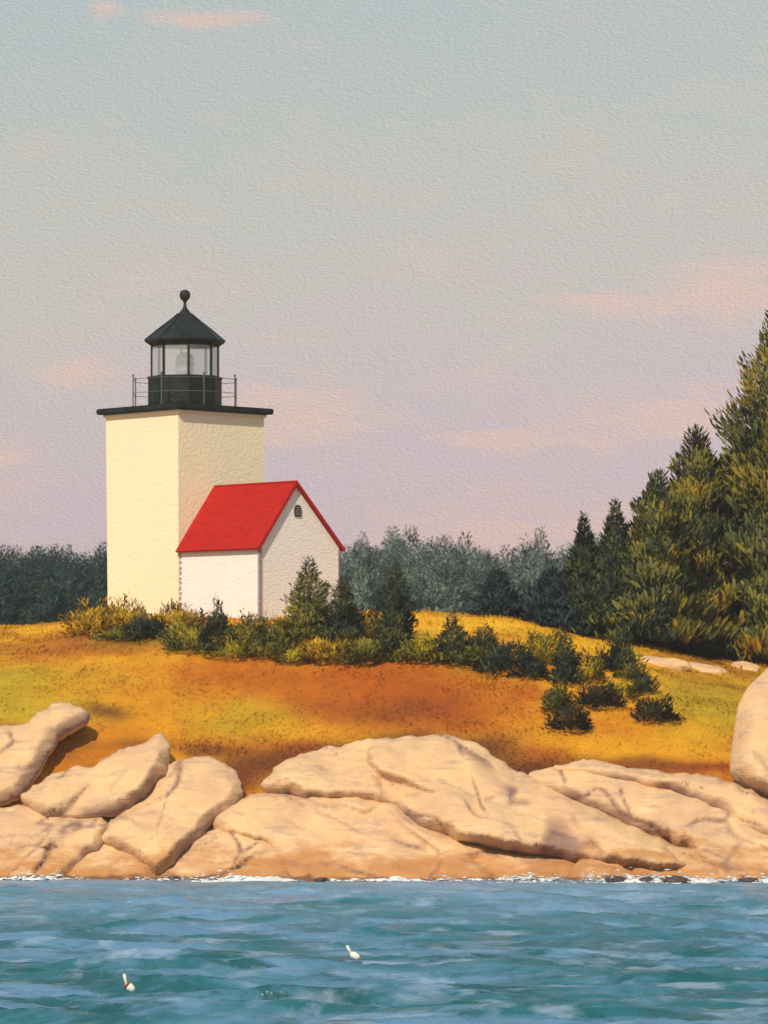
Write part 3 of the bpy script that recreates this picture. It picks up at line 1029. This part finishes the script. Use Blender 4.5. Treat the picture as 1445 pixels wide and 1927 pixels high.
# ------------------------------------------------------------------ plants
def dabs(pos, ax, nr, ln, wd, colr):
    """one small bent spray of needles or leaves for each row: 6 points, 4 triangles"""
    N = len(pos)
    ax = ax / (np.linalg.norm(ax, axis=1)[:, None] + 1e-9)
    nr = nr - ax * (nr * ax).sum(1)[:, None]
    nr = nr / (np.linalg.norm(nr, axis=1)[:, None] + 1e-9)
    sd_ = np.cross(ax, nr)
    L, Wd = ln[:, None], wd[:, None]
    b0 = pos
    m1 = pos + ax * L * 0.34 + nr * L * 0.05
    m2 = pos + ax * L * 0.74 + nr * L * 0.04
    tp = pos + ax * L - nr * L * 0.06
    V = np.stack([b0, m1 - sd_ * Wd * .5, m1 + sd_ * Wd * .5, m2 - sd_ * Wd * .42, m2 + sd_ * Wd * .42, tp], 1).reshape(-1, 3)
    i = (np.arange(N) * 6)[:, None]
    T = np.concatenate([i + np.array([[0, 1, 2]]), i + np.array([[1, 3, 4]]), i + np.array([[1, 4, 2]]), i + np.array([[3, 5, 4]])], 0)
    C = np.repeat(colr, 6, 0)
    return V, T, C


def pick_cols(rs, n, pal, weights, clump):
    """pal: list of leaf colours; clump in 0..1 pulls neighbours to one colour"""
    w = np.cumsum(np.array(weights) / sum(weights))
    u = np.clip(clump * 0.65 + rs.rand(n) * 0.35, 0, 0.999)
    k = np.searchsorted(w, u)
    c = np.array(pal)[np.clip(k, 0, len(pal) - 1)]
    return c * rs.uniform(0.72, 1.28, (n, 1))


PAL = {
    'far': ([(0.130, 0.215, 0.195), (0.170, 0.250, 0.220), (0.215, 0.285, 0.240), (0.270, 0.315, 0.265)], [2, 3, 3, 2]),  # distance haze put into the pale leaf colour
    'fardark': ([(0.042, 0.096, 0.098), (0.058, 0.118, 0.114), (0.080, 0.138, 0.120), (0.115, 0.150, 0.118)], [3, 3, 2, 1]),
    'dark': ([(0.018, 0.034, 0.032), (0.038, 0.060, 0.040), (0.080, 0.100, 0.040), (0.17, 0.17, 0.034)], [3, 3, 3, 3]),
    'blue': ([(0.022, 0.045, 0.056), (0.036, 0.064, 0.074), (0.055, 0.084, 0.084)], [3, 3, 1]),
    'olive': ([(0.046, 0.070, 0.028), (0.100, 0.122, 0.034), (0.21, 0.20, 0.032), (0.38, 0.30, 0.022)], [2, 3, 4, 4]),
    'pine': ([(0.050, 0.078, 0.042), (0.100, 0.125, 0.048), (0.195, 0.185, 0.034), (0.33, 0.25, 0.018), (0.42, 0.22, 0.012)], [3, 4, 5, 5, 3]),
    'yellow': ([(0.24, 0.19, 0.016), (0.52, 0.33, 0.014), (0.70, 0.42, 0.016)], [1, 3, 4]),
    'lime': ([(0.13, 0.14, 0.020), (0.32, 0.28, 0.018), (0.58, 0.42, 0.014)], [2, 3, 4]),
    'brown': ([(0.032, 0.028, 0.018), (0.062, 0.044, 0.018), (0.105, 0.070, 0.018)], [4, 3, 1]),
}


def crown_mesh(name, H, Rd, n, dl, pal, seed, kind='spruce', base=0.06, power=0.85, up=0.9):
    rs = np.random.RandomState(seed)
    n = int(n * 1.3)
    nf = int(n * 2.6)
    n = n + nf
    big = np.arange(n) >= nf              # the broader outer sprays
    if kind == 'spruce':
        hgt = base + (1 - base) * (1 - np.sqrt(rs.rand(n)) ** 1.05)
        ang = rs.rand(n) * 2 * math.pi
        lobe = 1 + 0.72 * vnoise(np.cos(ang) * 1.7 + seed, np.sin(ang) * 1.7, hgt * 6.5, seed) + 0.34 * vnoise(np.cos(ang) * 4 + seed, np.sin(ang) * 4, hgt * 18, seed + 2)
        whorl = 0.80 + 0.20 * np.sin(hgt * 40 + 1.5 * np.sin(ang * 2 + seed))
        rmax = Rd * (1 - hgt) ** power * whorl * lobe + 0.012 * H * (1 - hgt) + 0.01
        u = np.where(big, rs.uniform(0.45, 1.0, n), rs.uniform(0.10, 1.0, n))
        rr = rmax * np.sqrt(u)
        pos = np.stack([rr * np.cos(ang), rr * np.sin(ang), hgt * H + rs.normal(0, 0.012 * H, n)], -1)
        ax = np.stack([np.cos(ang), np.sin(ang), up + 0.5 * hgt + rs.normal(0, .3, n)], -1)
        ax[:, :2] += rs.normal(0, .35, (n, 2))
        size = (0.55 + 0.65 * (1 - hgt)) * rs.uniform(0.6, 1.35, n)
    else:
        v = rs.normal(0, 1, (n, 3))
        v[:, 2] = np.abs(v[:, 2])
        v /= np.linalg.norm(v, axis=1)[:, None]
        lobe = 1 + 0.55 * vnoise(v[:, 0] * 2.0 + seed, v[:, 1] * 2.0, v[:, 2] * 2.0, seed) + 0.25 * vnoise(v[:, 0] * 5 + seed, v[:, 1] * 5, v[:, 2] * 5, seed + 1)
        rr = lobe * np.where(big, rs.uniform(0.5, 1.0, n), rs.uniform(0.2, 1.0, n)) ** 0.5
        pos = v * rr[:, None] * np.array([Rd, Rd * 0.8, H * 0.86])
        ang = np.arctan2(v[:, 1], v[:, 0])
        ax = v * np.array([1, 1, 0.6]) + np.array([0, 0, up * 0.8]) + rs.normal(0, .45, (n, 3))
        size = rs.uniform(0.6, 1.35, n)
    nr = np.stack([np.cos(ang), np.sin(ang), np.full(n, 0.7)], -1) + rs.normal(0, .38, (n, 3))
    ln = dl * size * np.where(big, 0.88, 0.62)
    wd = ln * np.where(big, rs.uniform(0.15, 0.30, n), rs.uniform(0.12, 0.22, n))
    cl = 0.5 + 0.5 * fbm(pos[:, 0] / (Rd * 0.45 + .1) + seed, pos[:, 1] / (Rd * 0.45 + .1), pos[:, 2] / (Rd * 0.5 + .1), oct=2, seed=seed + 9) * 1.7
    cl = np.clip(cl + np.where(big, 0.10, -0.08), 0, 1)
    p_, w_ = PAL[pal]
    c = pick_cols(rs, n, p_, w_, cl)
    V, T, C = dabs(pos, ax, nr, ln, wd, c)
    # needles fan out all round a twig, so a spray catches light as part of its bough
    nz_ = nr / np.linalg.norm(nr, axis=1)[:, None]
    cen = np.array([[0, 0, 0.35 * H]]) if kind != 'spruce' else np.stack([0 * ang, 0 * ang, pos[:, 2] - 0.35 * Rd], -1)
    out_ = pos - cen
    out_ /= np.linalg.norm(out_, axis=1)[:, None] + 1e-6
    clump = np.stack([vnoise(pos[:, 0] / (Rd * .3 + .05), pos[:, 1] / (Rd * .3 + .05), pos[:, 2] / (Rd * .3 + .05), seed + 60 + q) for q in range(3)], -1)
    lie = out_ * 0.8 + clump * 0.75 + nz_ * 0.35
    lie /= np.linalg.norm(lie, axis=1)[:, None] + 1e-6
    return np_mesh(name, V, T, False, C, np.repeat(lie, 6, 0))


def trunk_mesh(name, H, r, seed, limbs=0, Rd=1.0):
    rs = random.Random(seed)
    bm = bmesh.new()
    pts = []
    for i in range(5):
        f = i / 4
        pts.append(Vector((rs.uniform(-1, 1) * 0.02 * H * f * 0.4, rs.uniform(-1, 1) * 0.02 * H * f * 0.4, -0.3 + f * (H * 0.97 + 0.3))))
    for i in range(4):
        add_rod(bm, pts[i], pts[i + 1], r * (1 - i / 4.3), 7, r * (1 - (i + 1) / 4.3))
    for k in range(limbs):
        f = 0.12 + 0.75 * k / max(1, limbs)
        a = rs.uniform(0, 6.283)
        l = Rd * (1 - f) * 0.85
        p = Vector((0, 0, f * H))
        q = p + Vector((math.cos(a) * l, math.sin(a) * l, l * 0.35))
        add_rod(bm, p, q, r * 0.28 * (1 - f) + 0.01, 5, 0.008)
    me = bpy.data.meshes.new(name)
    bm.to_mesh(me)
    bm.free()
    return me


def plant(name, p, H, Rd, n, dl, pal, seed, label, cat, group, kind='spruce', **kw):
    e = empty(name, p, 0)
    tag(e, label, cat, group)
    cn_ = 'crown' if cat == 'tree' else 'foliage'
    o = bpy.data.objects.new(cn_, crown_mesh(cn_, H, Rd, n, dl, pal, seed, kind, **kw))
    link(o, e, M['foliage'])
    if kind == 'spruce':
        tn = 'trunk' if cat == 'tree' else 'stem'
        o = bpy.data.objects.new(tn, trunk_mesh(tn, H, max(0.03, H * 0.016), seed, int(min(26, 6 + H * 2)), Rd))
    else:
        o = bpy.data.objects.new('stem', trunk_mesh('stem', H * 0.7, 0.035, seed, 5, Rd))
    link(o, e, M['bark'])
    return e


def pplant(name, px, foot, top, w, n, dl, pal, seed, label, cat, group, kind='spruce', **kw):
    """plant rooted on the ground where the photograph shows its foot"""
    p = on_ground(px, foot)
    k = (p.y - CAMY) / F
    return plant(name, p, (foot - top) * k, w * k / 2, n, dl, pal, seed, label, cat, group, kind, **kw)


# --- far spruce wood behind the point
protos = []
for i in range(10):
    e = empty('spruce_tree', (0, 0, 0))
    Hh = 16.0
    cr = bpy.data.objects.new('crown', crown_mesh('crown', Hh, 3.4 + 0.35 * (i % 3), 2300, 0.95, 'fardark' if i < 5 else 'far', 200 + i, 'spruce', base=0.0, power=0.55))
    link(cr, e, M['foliage'])
    tk = bpy.data.objects.new('trunk', trunk_mesh('trunk', Hh, 0.22, 200 + i, 20, 3.0))
    link(tk, e, M['bark'])
    protos.append((e, cr, tk))
used = set()
rng = random.Random(21)


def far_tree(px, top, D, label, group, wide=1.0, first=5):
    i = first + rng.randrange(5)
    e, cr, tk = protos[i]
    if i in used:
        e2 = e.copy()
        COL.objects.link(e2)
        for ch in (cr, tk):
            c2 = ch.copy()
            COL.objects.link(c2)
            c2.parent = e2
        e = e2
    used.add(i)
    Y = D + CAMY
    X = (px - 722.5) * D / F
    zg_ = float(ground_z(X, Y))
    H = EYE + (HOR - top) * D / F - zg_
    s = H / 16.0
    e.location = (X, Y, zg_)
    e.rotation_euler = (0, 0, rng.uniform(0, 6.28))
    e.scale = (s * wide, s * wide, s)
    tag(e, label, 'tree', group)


LL = 'dark blue green spruce in the distant wood left of the white tower'
LR_ = 'hazy grey green spruce in the distant wood behind the red roofed house'
for row, D in ((0, 215), (1, 235), (2, 255)):
    px = -150 + row * 9
    while px < 225:
        far_tree(px, 1034 + rng.uniform(-10, 16) - row * 5 + 6 * math.sin(px * .05), D + rng.uniform(-8, 8), LL, 'distant spruces left of the tower', 1.25, 0)
        px += rng.uniform(24, 36)
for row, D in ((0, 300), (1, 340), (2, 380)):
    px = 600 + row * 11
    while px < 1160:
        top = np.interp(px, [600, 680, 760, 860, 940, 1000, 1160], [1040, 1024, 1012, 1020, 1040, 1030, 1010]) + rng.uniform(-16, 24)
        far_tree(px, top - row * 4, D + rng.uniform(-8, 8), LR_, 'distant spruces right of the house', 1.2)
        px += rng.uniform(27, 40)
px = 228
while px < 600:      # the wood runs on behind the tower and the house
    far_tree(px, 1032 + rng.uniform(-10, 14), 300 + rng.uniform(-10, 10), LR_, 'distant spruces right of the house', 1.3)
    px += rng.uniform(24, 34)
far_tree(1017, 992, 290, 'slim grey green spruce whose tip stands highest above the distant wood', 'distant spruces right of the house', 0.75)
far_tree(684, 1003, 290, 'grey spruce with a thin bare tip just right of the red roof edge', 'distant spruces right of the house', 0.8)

# --- pines on the right of the hill
GP = 'pines on the right of the hill'
for a in (
        (1462, 1215, 545, 330, 9000, 0.62, 'pine', 301, 'tallest olive pine, cut by the right edge of the picture', dict(base=0.03, power=0.62, up=1.1)),
        (1310, 1200, 772, 205, 6000, 0.58, 'pine', 302, 'broad ochre tinged pine left of the tallest one', dict(base=0.03, power=0.64, up=1.2)),
        (1236, 1190, 862, 172, 4000, 0.54, 'pine', 303, 'olive pine with ragged left side, between the dark spruces and the ochre pine', dict(base=0.03, power=0.68, up=1.1)),
        (1157, 1172, 908, 112, 2000, 0.42, 'dark', 304, 'dark pointed spruce, the taller of the pair left of the pines', dict(base=0.03, power=0.75)),
        (1098, 1165, 940, 100, 1700, 0.40, 'dark', 305, 'slim dark spruce with a bare split tip, left of the pair', dict(base=0.03, power=0.85)),
        (1040, 1160, 1052, 120, 1300, 0.42, 'blue', 306, 'low blue black spruce at the left foot of the pines', dict(base=0.0, power=0.6)),
        (1200, 1190, 1040, 150, 1700, 0.48, 'dark', 307, 'squat dark green spruce filling the foot of the olive pine', dict(base=0.0, power=0.5)),
        (1120, 1176, 1070, 140, 1300, 0.44, 'dark', 308, 'squat dark spruce under the slim split tipped one', dict(base=0.0, power=0.5)),
        (1420, 1212, 1020, 190, 2600, 0.55, 'pine', 309, 'low ochre and olive pine in front of the tallest pine', dict(base=0.0, power=0.5, up=0.8)),
        (1335, 1208, 1100, 150, 1400, 0.5, 'dark', 310, 'low dark spruce at the foot of the broad ochre pine', dict(base=0.0, power=0.5)),
        (1378, 1196, 850, 190, 4600, 0.58, 'pine', 313, 'olive pine half hidden between the ochre pine and the tallest one', dict(base=0.03, power=0.5, up=1.1)),
        (1190, 1182, 985, 140, 2200, 0.48, 'olive', 314, 'short olive spruce between the dark pair and the ragged olive pine', dict(base=0.0, power=0.55)),
        (1580, 1230, 640, 300, 4500, 0.7, 'pine', 311, 'olive pine beyond the tallest one', dict(base=0.03, power=0.6, up=1.1)),
        (1700, 1240, 760, 260, 3000, 0.7, 'pine', 312, 'shorter olive pine at the end of the row', dict(base=0.03, power=0.6, up=1.1))):
    pplant('pine_tree' if a[6] == 'pine' else 'spruce_tree', a[0], a[1], a[2], a[3], a[4], a[5], a[6], a[7], a[8], 'tree', GP, 'spruce', **a[9])

# --- young spruces on the crest
GS = 'young spruces on the crest'
for a in (
        (582, 1205, 1048, 118, 1300, 0.27, 'olive', 321, 'young olive spruce in front of the white gable'),
        (645, 1206, 1085, 92, 900, 0.25, 'dark', 322, 'young blackish spruce at the right corner of the gable'),
        (745, 1232, 1058, 100, 1300, 0.26, 'dark', 323, 'young dark slender spruce standing alone right of the house'),
        (935, 1150, 1058, 92, 600, 0.34, 'blue', 324, 'small blue black spruce on the yellow crest before the distant wood'),
        (852, 1248, 1152, 80, 600, 0.24, 'dark', 325, 'knee high dark spruce with a pointed top in the green thicket'),
        (914, 1248, 1172, 70, 500, 0.22, 'dark', 326, 'short dark spruce at the right end of the thicket'),
        (1064, 1288, 1186, 62, 600, 0.22, 'dark', 327, 'narrow dark spruce at the head of the bushes running downhill'),
        (1168, 1262, 1160, 52, 600, 0.22, 'dark', 328, 'narrow black spruce reaching up to the foot of the pines')):
    pplant('young_spruce', a[0], a[1], a[2], a[3], a[4], a[5], a[6], a[7], a[8], 'tree', GS, 'spruce', base=0.02, power=0.7)

# --- bushes
GB = 'bushes along the brow of the hill'
for i, a in enumerate((
        (178, 1196, 1128, 84, 420, .24, 'yellow', 'yellow green bush at the left foot of the tower'),
        (213, 1160, 1128, 44, 220, .18, 'dark', 'tiny black bush at the left corner of the tower'),
        (246, 1194, 1126, 76, 460, .22, 'yellow', 'golden bush in front of the left tower wall'),
        (222, 1206, 1174, 80, 260, .20, 'olive', 'low moss green bush below the golden one'),
        (276, 1204, 1152, 84, 380, .24, 'dark', 'dark green bush with slanting leaves between two golden bushes'),
        (330, 1196, 1130, 92, 520, .22, 'yellow', 'golden bush in front of the joint of tower and house'),
        (362, 1226, 1168, 100, 480, .24, 'olive', 'spreading olive bush under the house wall'),
        (410, 1198, 1128, 54, 340, .20, 'dark', 'dark round bush before the house wall'),
        (462, 1214, 1148, 76, 400, .20, 'olive', 'olive bush at the near corner of the house'),
        (522, 1212, 1152, 76, 400, .20, 'olive', 'olive bush left of the young spruce by the gable'),
        (440, 1238, 1200, 90, 300, .20, 'lime', 'low yellow green bush on the brow under the house'),
        (505, 1238, 1196, 70, 300, .20, 'olive', 'low olive bush on the brow, below the one at the house corner'),
        (552, 1248, 1204, 60, 300, .20, 'lime', 'small yellow green bush on the brow below the gable'),
        (616, 1246, 1190, 96, 460, .22, 'yellow', 'low golden bush below the young olive spruce'),
        (690, 1248, 1186, 96, 480, .24, 'olive', 'wide green bush left of the lone slender spruce'),
        (700, 1200, 1142, 76, 420, .22, 'yellow', 'golden bush behind, between the two dark young spruces'),
        (764, 1246, 1194, 60, 260, .20, 'olive', 'low green bush at the foot of the lone slender spruce'),
        (806, 1246, 1186, 84, 400, .22, 'lime', 'pale yellow green bush right of the lone slender spruce'),
        (884, 1250, 1182, 70, 360, .20, 'olive', 'olive bush in the middle of the green thicket'),
        (940, 1266, 1196, 104, 560, .22, 'dark', 'broad dark bush at the lower edge of the green thicket'),
        (1000, 1276, 1228, 56, 280, .20, 'dark', 'dark bush where the thicket meets the orange slope'),
        (1028, 1246, 1176, 80, 420, .22, 'lime', 'yellow green bush on the bright yellow crest'),
        (1048, 1340, 1266, 46, 280, .20, 'olive', 'upright green bush in the downhill row'),
        (1074, 1376, 1318, 76, 420, .20, 'brown', 'lowest dark brown bush of the downhill row'),
        (1122, 1332, 1272, 84, 440, .20, 'brown', 'dark brown bush leaning right beside the downhill row'),
        (1106, 1282, 1228, 62, 300, .20, 'lime', 'yellow green bush between the downhill row and the narrow spruce'),
        (1136, 1262, 1212, 38, 220, .17, 'brown', 'small dark brown bush left of the narrow black spruce'),
        (1186, 1280, 1220, 50, 280, .18, 'olive', 'green bush at the foot of the narrow black spruce'),
        (1208, 1304, 1250, 42, 240, .18, 'dark', 'small black bush below the narrow spruce'),
        (1170, 1314, 1276, 60, 240, .20, 'lime', 'low yellow green bush in the grass above the lone brown bush'),
        (1234, 1358, 1298, 76, 420, .20, 'brown', 'lone dark brown bush in the yellow green grass'),
        (1040, 1178, 1130, 110, 500, .26, 'blue', 'low blue black bush at the left foot of the spruce pair'),
        (1130, 1196, 1150, 130, 600, .26, 'dark', 'low dark bush under the spruce pair'),
        (1360, 1226, 1176, 110, 500, .26, 'brown', 'dark brown bush under the ochre pine'),
        (1440, 1238, 1160, 120, 600, .30, 'pine', 'olive bush at the right edge under the tallest pine'))):
    pplant('bush', a[0], a[1], a[1] - (a[1] - a[2]) * (0.92 if a[1] < 1200 else 0.82), a[3] * 1.06, int(a[4] * 1.15), a[5] * 1.05, a[6], 400 + i, a[7], 'bush', GB, 'dome')

# ------------------------------------------------------------------ grass
rs = np.random.RandomState(9)
NB = 95000
gx = rs.uniform(-15.5, 15.5, NB)
gy = 53.6 + 19.5 * rs.rand(NB) ** 1.15
gz = ground_z(gx, gy)
gc = meadow_col(gx, gy, gz)
n = rs.normal(0, 1, NB)
lean = np.where(gx < 0, 0.5, -0.55) * 0.9 + rs.normal(0, .45, NB)
ax = np.stack([lean + 0.4 * fbm(gx * .4, gy * .4, seed=61) * 2, rs.normal(0.27, .20, NB), np.full(NB, 0.34)], -1)
ax /= np.linalg.norm(ax, axis=1)[:, None]
ln = rs.uniform(0.08, 0.20, NB) * (0.75 + 0.5 * (fbm(gx * .7, gy * .7, seed=62) > 0))
wd = rs.uniform(0.018, 0.040, NB)
sd_ = np.stack([np.ones(NB), rs.normal(0, .25, NB), np.zeros(NB)], -1)
p0 = np.stack([gx, gy, gz - 0.02], -1)
m_ = p0 + ax * ln[:, None] * 0.6
tp = p0 + ax * ln[:, None] * np.array([1.15, 1.15, 0.92])
V = np.stack([p0 - sd_ * wd[:, None] / 2, p0 + sd_ * wd[:, None] / 2, m_ + sd_ * wd[:, None] * .42, m_ - sd_ * wd[:, None] * .42, tp], 1).reshape(-1, 3)
i5 = (np.arange(NB) * 5)[:, None]
T = np.concatenate([i5 + np.array([[0, 1, 2]]), i5 + np.array([[0, 2, 3]]), i5 + np.array([[3, 2, 4]])], 0)
gc = gc * rs.uniform(0.86, 1.18, (NB, 1))
e_ = 0.15
gn = np.stack([-(ground_z(gx + e_, gy) - ground_z(gx - e_, gy)) / (2 * e_), -(ground_z(gx, gy + e_) - ground_z(gx, gy - e_)) / (2 * e_), np.ones(NB)], -1)
gn = gn / np.linalg.norm(gn, axis=1)[:, None] + rs.normal(0, 0.14, (NB, 3)) + np.stack([fbm(gx * .9, gy * .9, seed=65 + q) for q in range(3)], -1) * 0.22
me = np_mesh('grass', V, T, False, np.repeat(gc, 5, 0), np.repeat(gn, 5, 0))
o = bpy.data.objects.new('grass', me)
link(o, None, M['grass'])
o['kind'] = 'stuff'

# ------------------------------------------------------------------ foam along the foot of the ledges
rw = np.concatenate(ROCK_WATER)
bins = {}
for (x, y, z) in rw:
    k = int(round(x / 0.16))
    if k not in bins or y < bins[k]:
        bins[k] = y
rs = np.random.RandomState(14)
bm = bmesh.new()
bmesh.ops.create_icosphere(bm, subdivisions=1, radius=1.0)
ico_v = np.array([v.co[:] for v in bm.verts])
ico_f = np.array([[v.index for v in f.verts] for f in bm.faces])
bm.free()
Vs, Fs = [], []
off = 0
for k, y in bins.items():
    x = k * 0.16
    if abs(x) > 14:
        continue
    dens = float(vnoise(np.array(x * 0.55), np.array(0.5), seed=50)) * 2.4 + 0.1 + (0.7 if x > 3.5 else 0)
    dens = min(2.2, max(0.06, dens))
    for _ in range(rs.poisson(dens * 4)):
        s = 0.006 + 0.026 * rs.rand() ** 2.4
        out_ = abs(rs.normal(0.0, .35 + (1.1 * rs.rand() if x > 3 else 0.0)))
        c = np.array([x + rs.normal(0, .12), y - out_, 0])
        c[2] = float(wave_z(np.array(c[0]), np.array(c[1]))) + 0.01 + max(0, rs.normal(0, .05) * math.exp(-out_ * 2))
        v = ico_v * np.array([s * rs.uniform(1.5, 6.0), s * rs.uniform(1., 3.), s * rs.uniform(.3, .8)])
        v = v * (1 + 0.25 * rs.normal(0, 1, (len(v), 1)))
        a_ = rs.uniform(-.5, .5)
        v = np.stack([v[:, 0], v[:, 1], v[:, 2] + v[:, 0] * a_ * 0.6], -1)
        Vs.append(v + c)
        Fs.append(ico_f + off)
        off += len(v)
for (px_, wd_, n_, up_) in ((45, 26, 60, .16), (95, 34, 90, .18), (160, 40, 40, .06), (250, 40, 40, .06), (330, 30, 40, .08), (400, 46, 130, .20), (450, 36, 70, .14), (640, 50, 60, .07),
                              (745, 50, 50, .06), (850, 60, 80, .08), (975, 46, 130, .16), (1040, 40, 70, .12), (1110, 40, 90, .20), (1165, 50, 120, .16), (1235, 60, 130, .20),
                              (1310, 70, 160, .18), (1390, 50, 90, .10), (1440, 40, 80, .12)):
    xc = (px_ - 722.5) * 120.5 / F
    for _ in range(int(n_ * 0.6)):
        x = xc + rs.normal(0, wd_ * 0.42) * 120.5 / F
        y = bins.get(int(round(x / 0.16)), 48.9)
        out_ = abs(rs.normal(0.05, .30))
        s = 0.007 + 0.030 * rs.rand() ** 2.2
        c = np.array([x, y - out_, 0])
        c[2] = float(wave_z(np.array(c[0]), np.array(c[1]))) + abs(rs.normal(0, up_)) * math.exp(-out_)
        v = ico_v * np.array([s * rs.uniform(1.2, 5.0), s * rs.uniform(1., 2.4), s * rs.uniform(.4, 1.0)])
        v = v * (1 + 0.25 * rs.normal(0, 1, (len(v), 1)))
        Vs.append(v + c)
        Fs.append(ico_f + off)
        off += len(v)
# the wash itself: a ragged, lumpy skin of froth lying on the water against the rock
fx = np.arange(-14, 14, 0.03)
kx = np.array(sorted(bins))
ky = np.array([bins[k] for k in kx])
ysh = np.interp(fx, kx * 0.16, ky)
ysh = np.convolve(np.pad(ysh, 8, mode='edge'), np.ones(17) / 17, 'valid')
ft = np.arange(-0.30, 1.7, 0.045)
FX, FT = np.meshgrid(fx, ft)
FY = ysh[None, :] - FT
pn = fbm(FX * 1.3, FT * 1.6, oct=4, seed=201) + 0.55 * vnoise(FX * 0.45, FX * 0 + 1.5, seed=202) + 0.15 * (FX > 3.5)
keep_v = pn - np.clip(FT, 0, 2) * 0.55 + 0.16 + 0.12 * fbm(FX * 9, FT * 9, oct=2, seed=203)
FZ = wave_z(FX, FY) + 0.012 + np.clip(keep_v, 0, 1) * 0.16 * np.clip(1.1 - FT, 0, 1) + 0.02 * fbm(FX * 7, FT * 7, oct=2, seed=204)
gf = grid_faces(len(fx), len(ft))
gf = gf[keep_v.ravel()[gf].min(1) > 0]
tri_ = np.concatenate([gf[:, [0, 1, 2]], gf[:, [0, 2, 3]]])
Vs.append(np.stack([FX, FY, FZ], -1).reshape(-1, 3))
Fs.append(tri_ + off)
off += FX.size
me = np_mesh('foam', np.concatenate(Vs), np.concatenate(Fs), True)
o = bpy.data.objects.new('foam', me)
link(o, None, M['foam'])
o['kind'] = 'stuff'


# dark wet stones showing in the surf
for i, (px_, w_, h_, lab) in enumerate((
        (604, 26, 12, 'small dark wet stone at the waterline under the long low ledge'),
        (1158, 40, 18, 'dark wet stone in the surf, leftmost of the three at the right'),
        (1218, 34, 14, 'dark wet stone in the surf between two others'),
        (1272, 56, 20, 'largest dark wet stone in the white surf at the right'),
        (1408, 40, 12, 'flat dark wet stone in the surf nearest the right edge'),
        (322, 26, 12, 'small dark wet stone at the foot of the tapering block'))):
    X = (px_ - 722.5) * 120.3 / F
    Y = bins.get(int(round(X / 0.16)), 48.8) - 0.18
    bm = bmesh.new()
    bmesh.ops.create_icosphere(bm, subdivisions=3, radius=1.0)
    for v in bm.verts:
        c = v.co.copy()
        c *= 1 + 0.35 * float(fbm(c.x * 1.4 + i * 5, c.y * 1.4, c.z * 1.4, oct=3, seed=90 + i))
        v.co = (c.x * w_ / 119, c.y * 0.35, c.z * h_ / 135)
    o = bm_obj('wet_stone', bm, M['wet_stone'], None, True)
    o.location = (X, Y, 0.03)
    tag(o, lab, 'stone', 'dark stones in the surf')


# ------------------------------------------------------------------ two lobster buoys riding in the water
def buoy(px, py, lean, label, band):
    D = EYE * F / (py - HOR)
    X = (px - 722.5) * D / F
    e = empty('lobster_buoy', (X, D + CAMY, float(wave_z(np.array(X) + np.linspace(-.2, .2, 5)[:, None], D + CAMY - np.linspace(0, 2.6, 14)[None, :]).max()) + 0.02), 0)
    e.scale = (0.84, 0.84, 0.84)
    tag(e, label, 'buoy', 'lobster buoys on the water')
    tilt = Matrix.Rotation(R(lean), 4, 'Y')
    bm = bmesh.new()
    add_lathe(bm, [(0, -0.17), (0.05, -0.16), (0.085, -0.10), (0.095, 0.0), (0.075, 0.07), (0.03, 0.10), (0, 0.105)], 14, tilt)
    fl = bm_obj('float', bm, M['buoy_white'], e, True)
    st_m = Matrix.Rotation(R(band[1]), 4, 'Y')
    base = tilt @ Vector((0, 0, 0.08))
    bm = bmesh.new()
    add_lathe(bm, [(0.022, -0.02), (0.026, 0.06), (0.042, 0.16), (0.04, 0.22), (0.012, 0.25), (0, 0.255)], 10, Matrix.Translation(base) @ st_m)
    bm_obj('handle', bm, M['buoy_white'], e, True)
    if band[0]:
        bm = bmesh.new()
        add_lathe(bm, [(0.070, 0.035), (0.100, 0.03), (0.092, 0.075), (0.055, 0.092)], 14, tilt)
        bm_obj('band', bm, M['buoy_red'], e, True)
    return e


buoy(666, 1811, -62, 'plain white lobster buoy with a short white handle, right of the red banded one', (False, -28))
buoy(243, 1866, -50, 'white lobster buoy with a dark red band and white handle, nearest the viewer', (True, -12))

# ------------------------------------------------------------------ sea air
HAZE = True
if HAZE:
    bm = bmesh.new()
    add_box(bm, (0, 50, 11.5), (3400, 3400, 34))
    mh = bpy.data.materials.new('sea_haze')
    mh.use_nodes = True
    t = NT(mh.node_tree)
    t.n.clear()
    pv = t.node('ShaderNodeVolumePrincipled', {'Color': (0.84, 0.83, 0.84, 1), 'Density': 0.00032, 'Anisotropy': 0.2})
    t.node('ShaderNodeOutputMaterial', {'Volume': pv.outputs[0]})
    o = bm_obj('haze', bm, mh)
    o['kind'] = 'stuff'
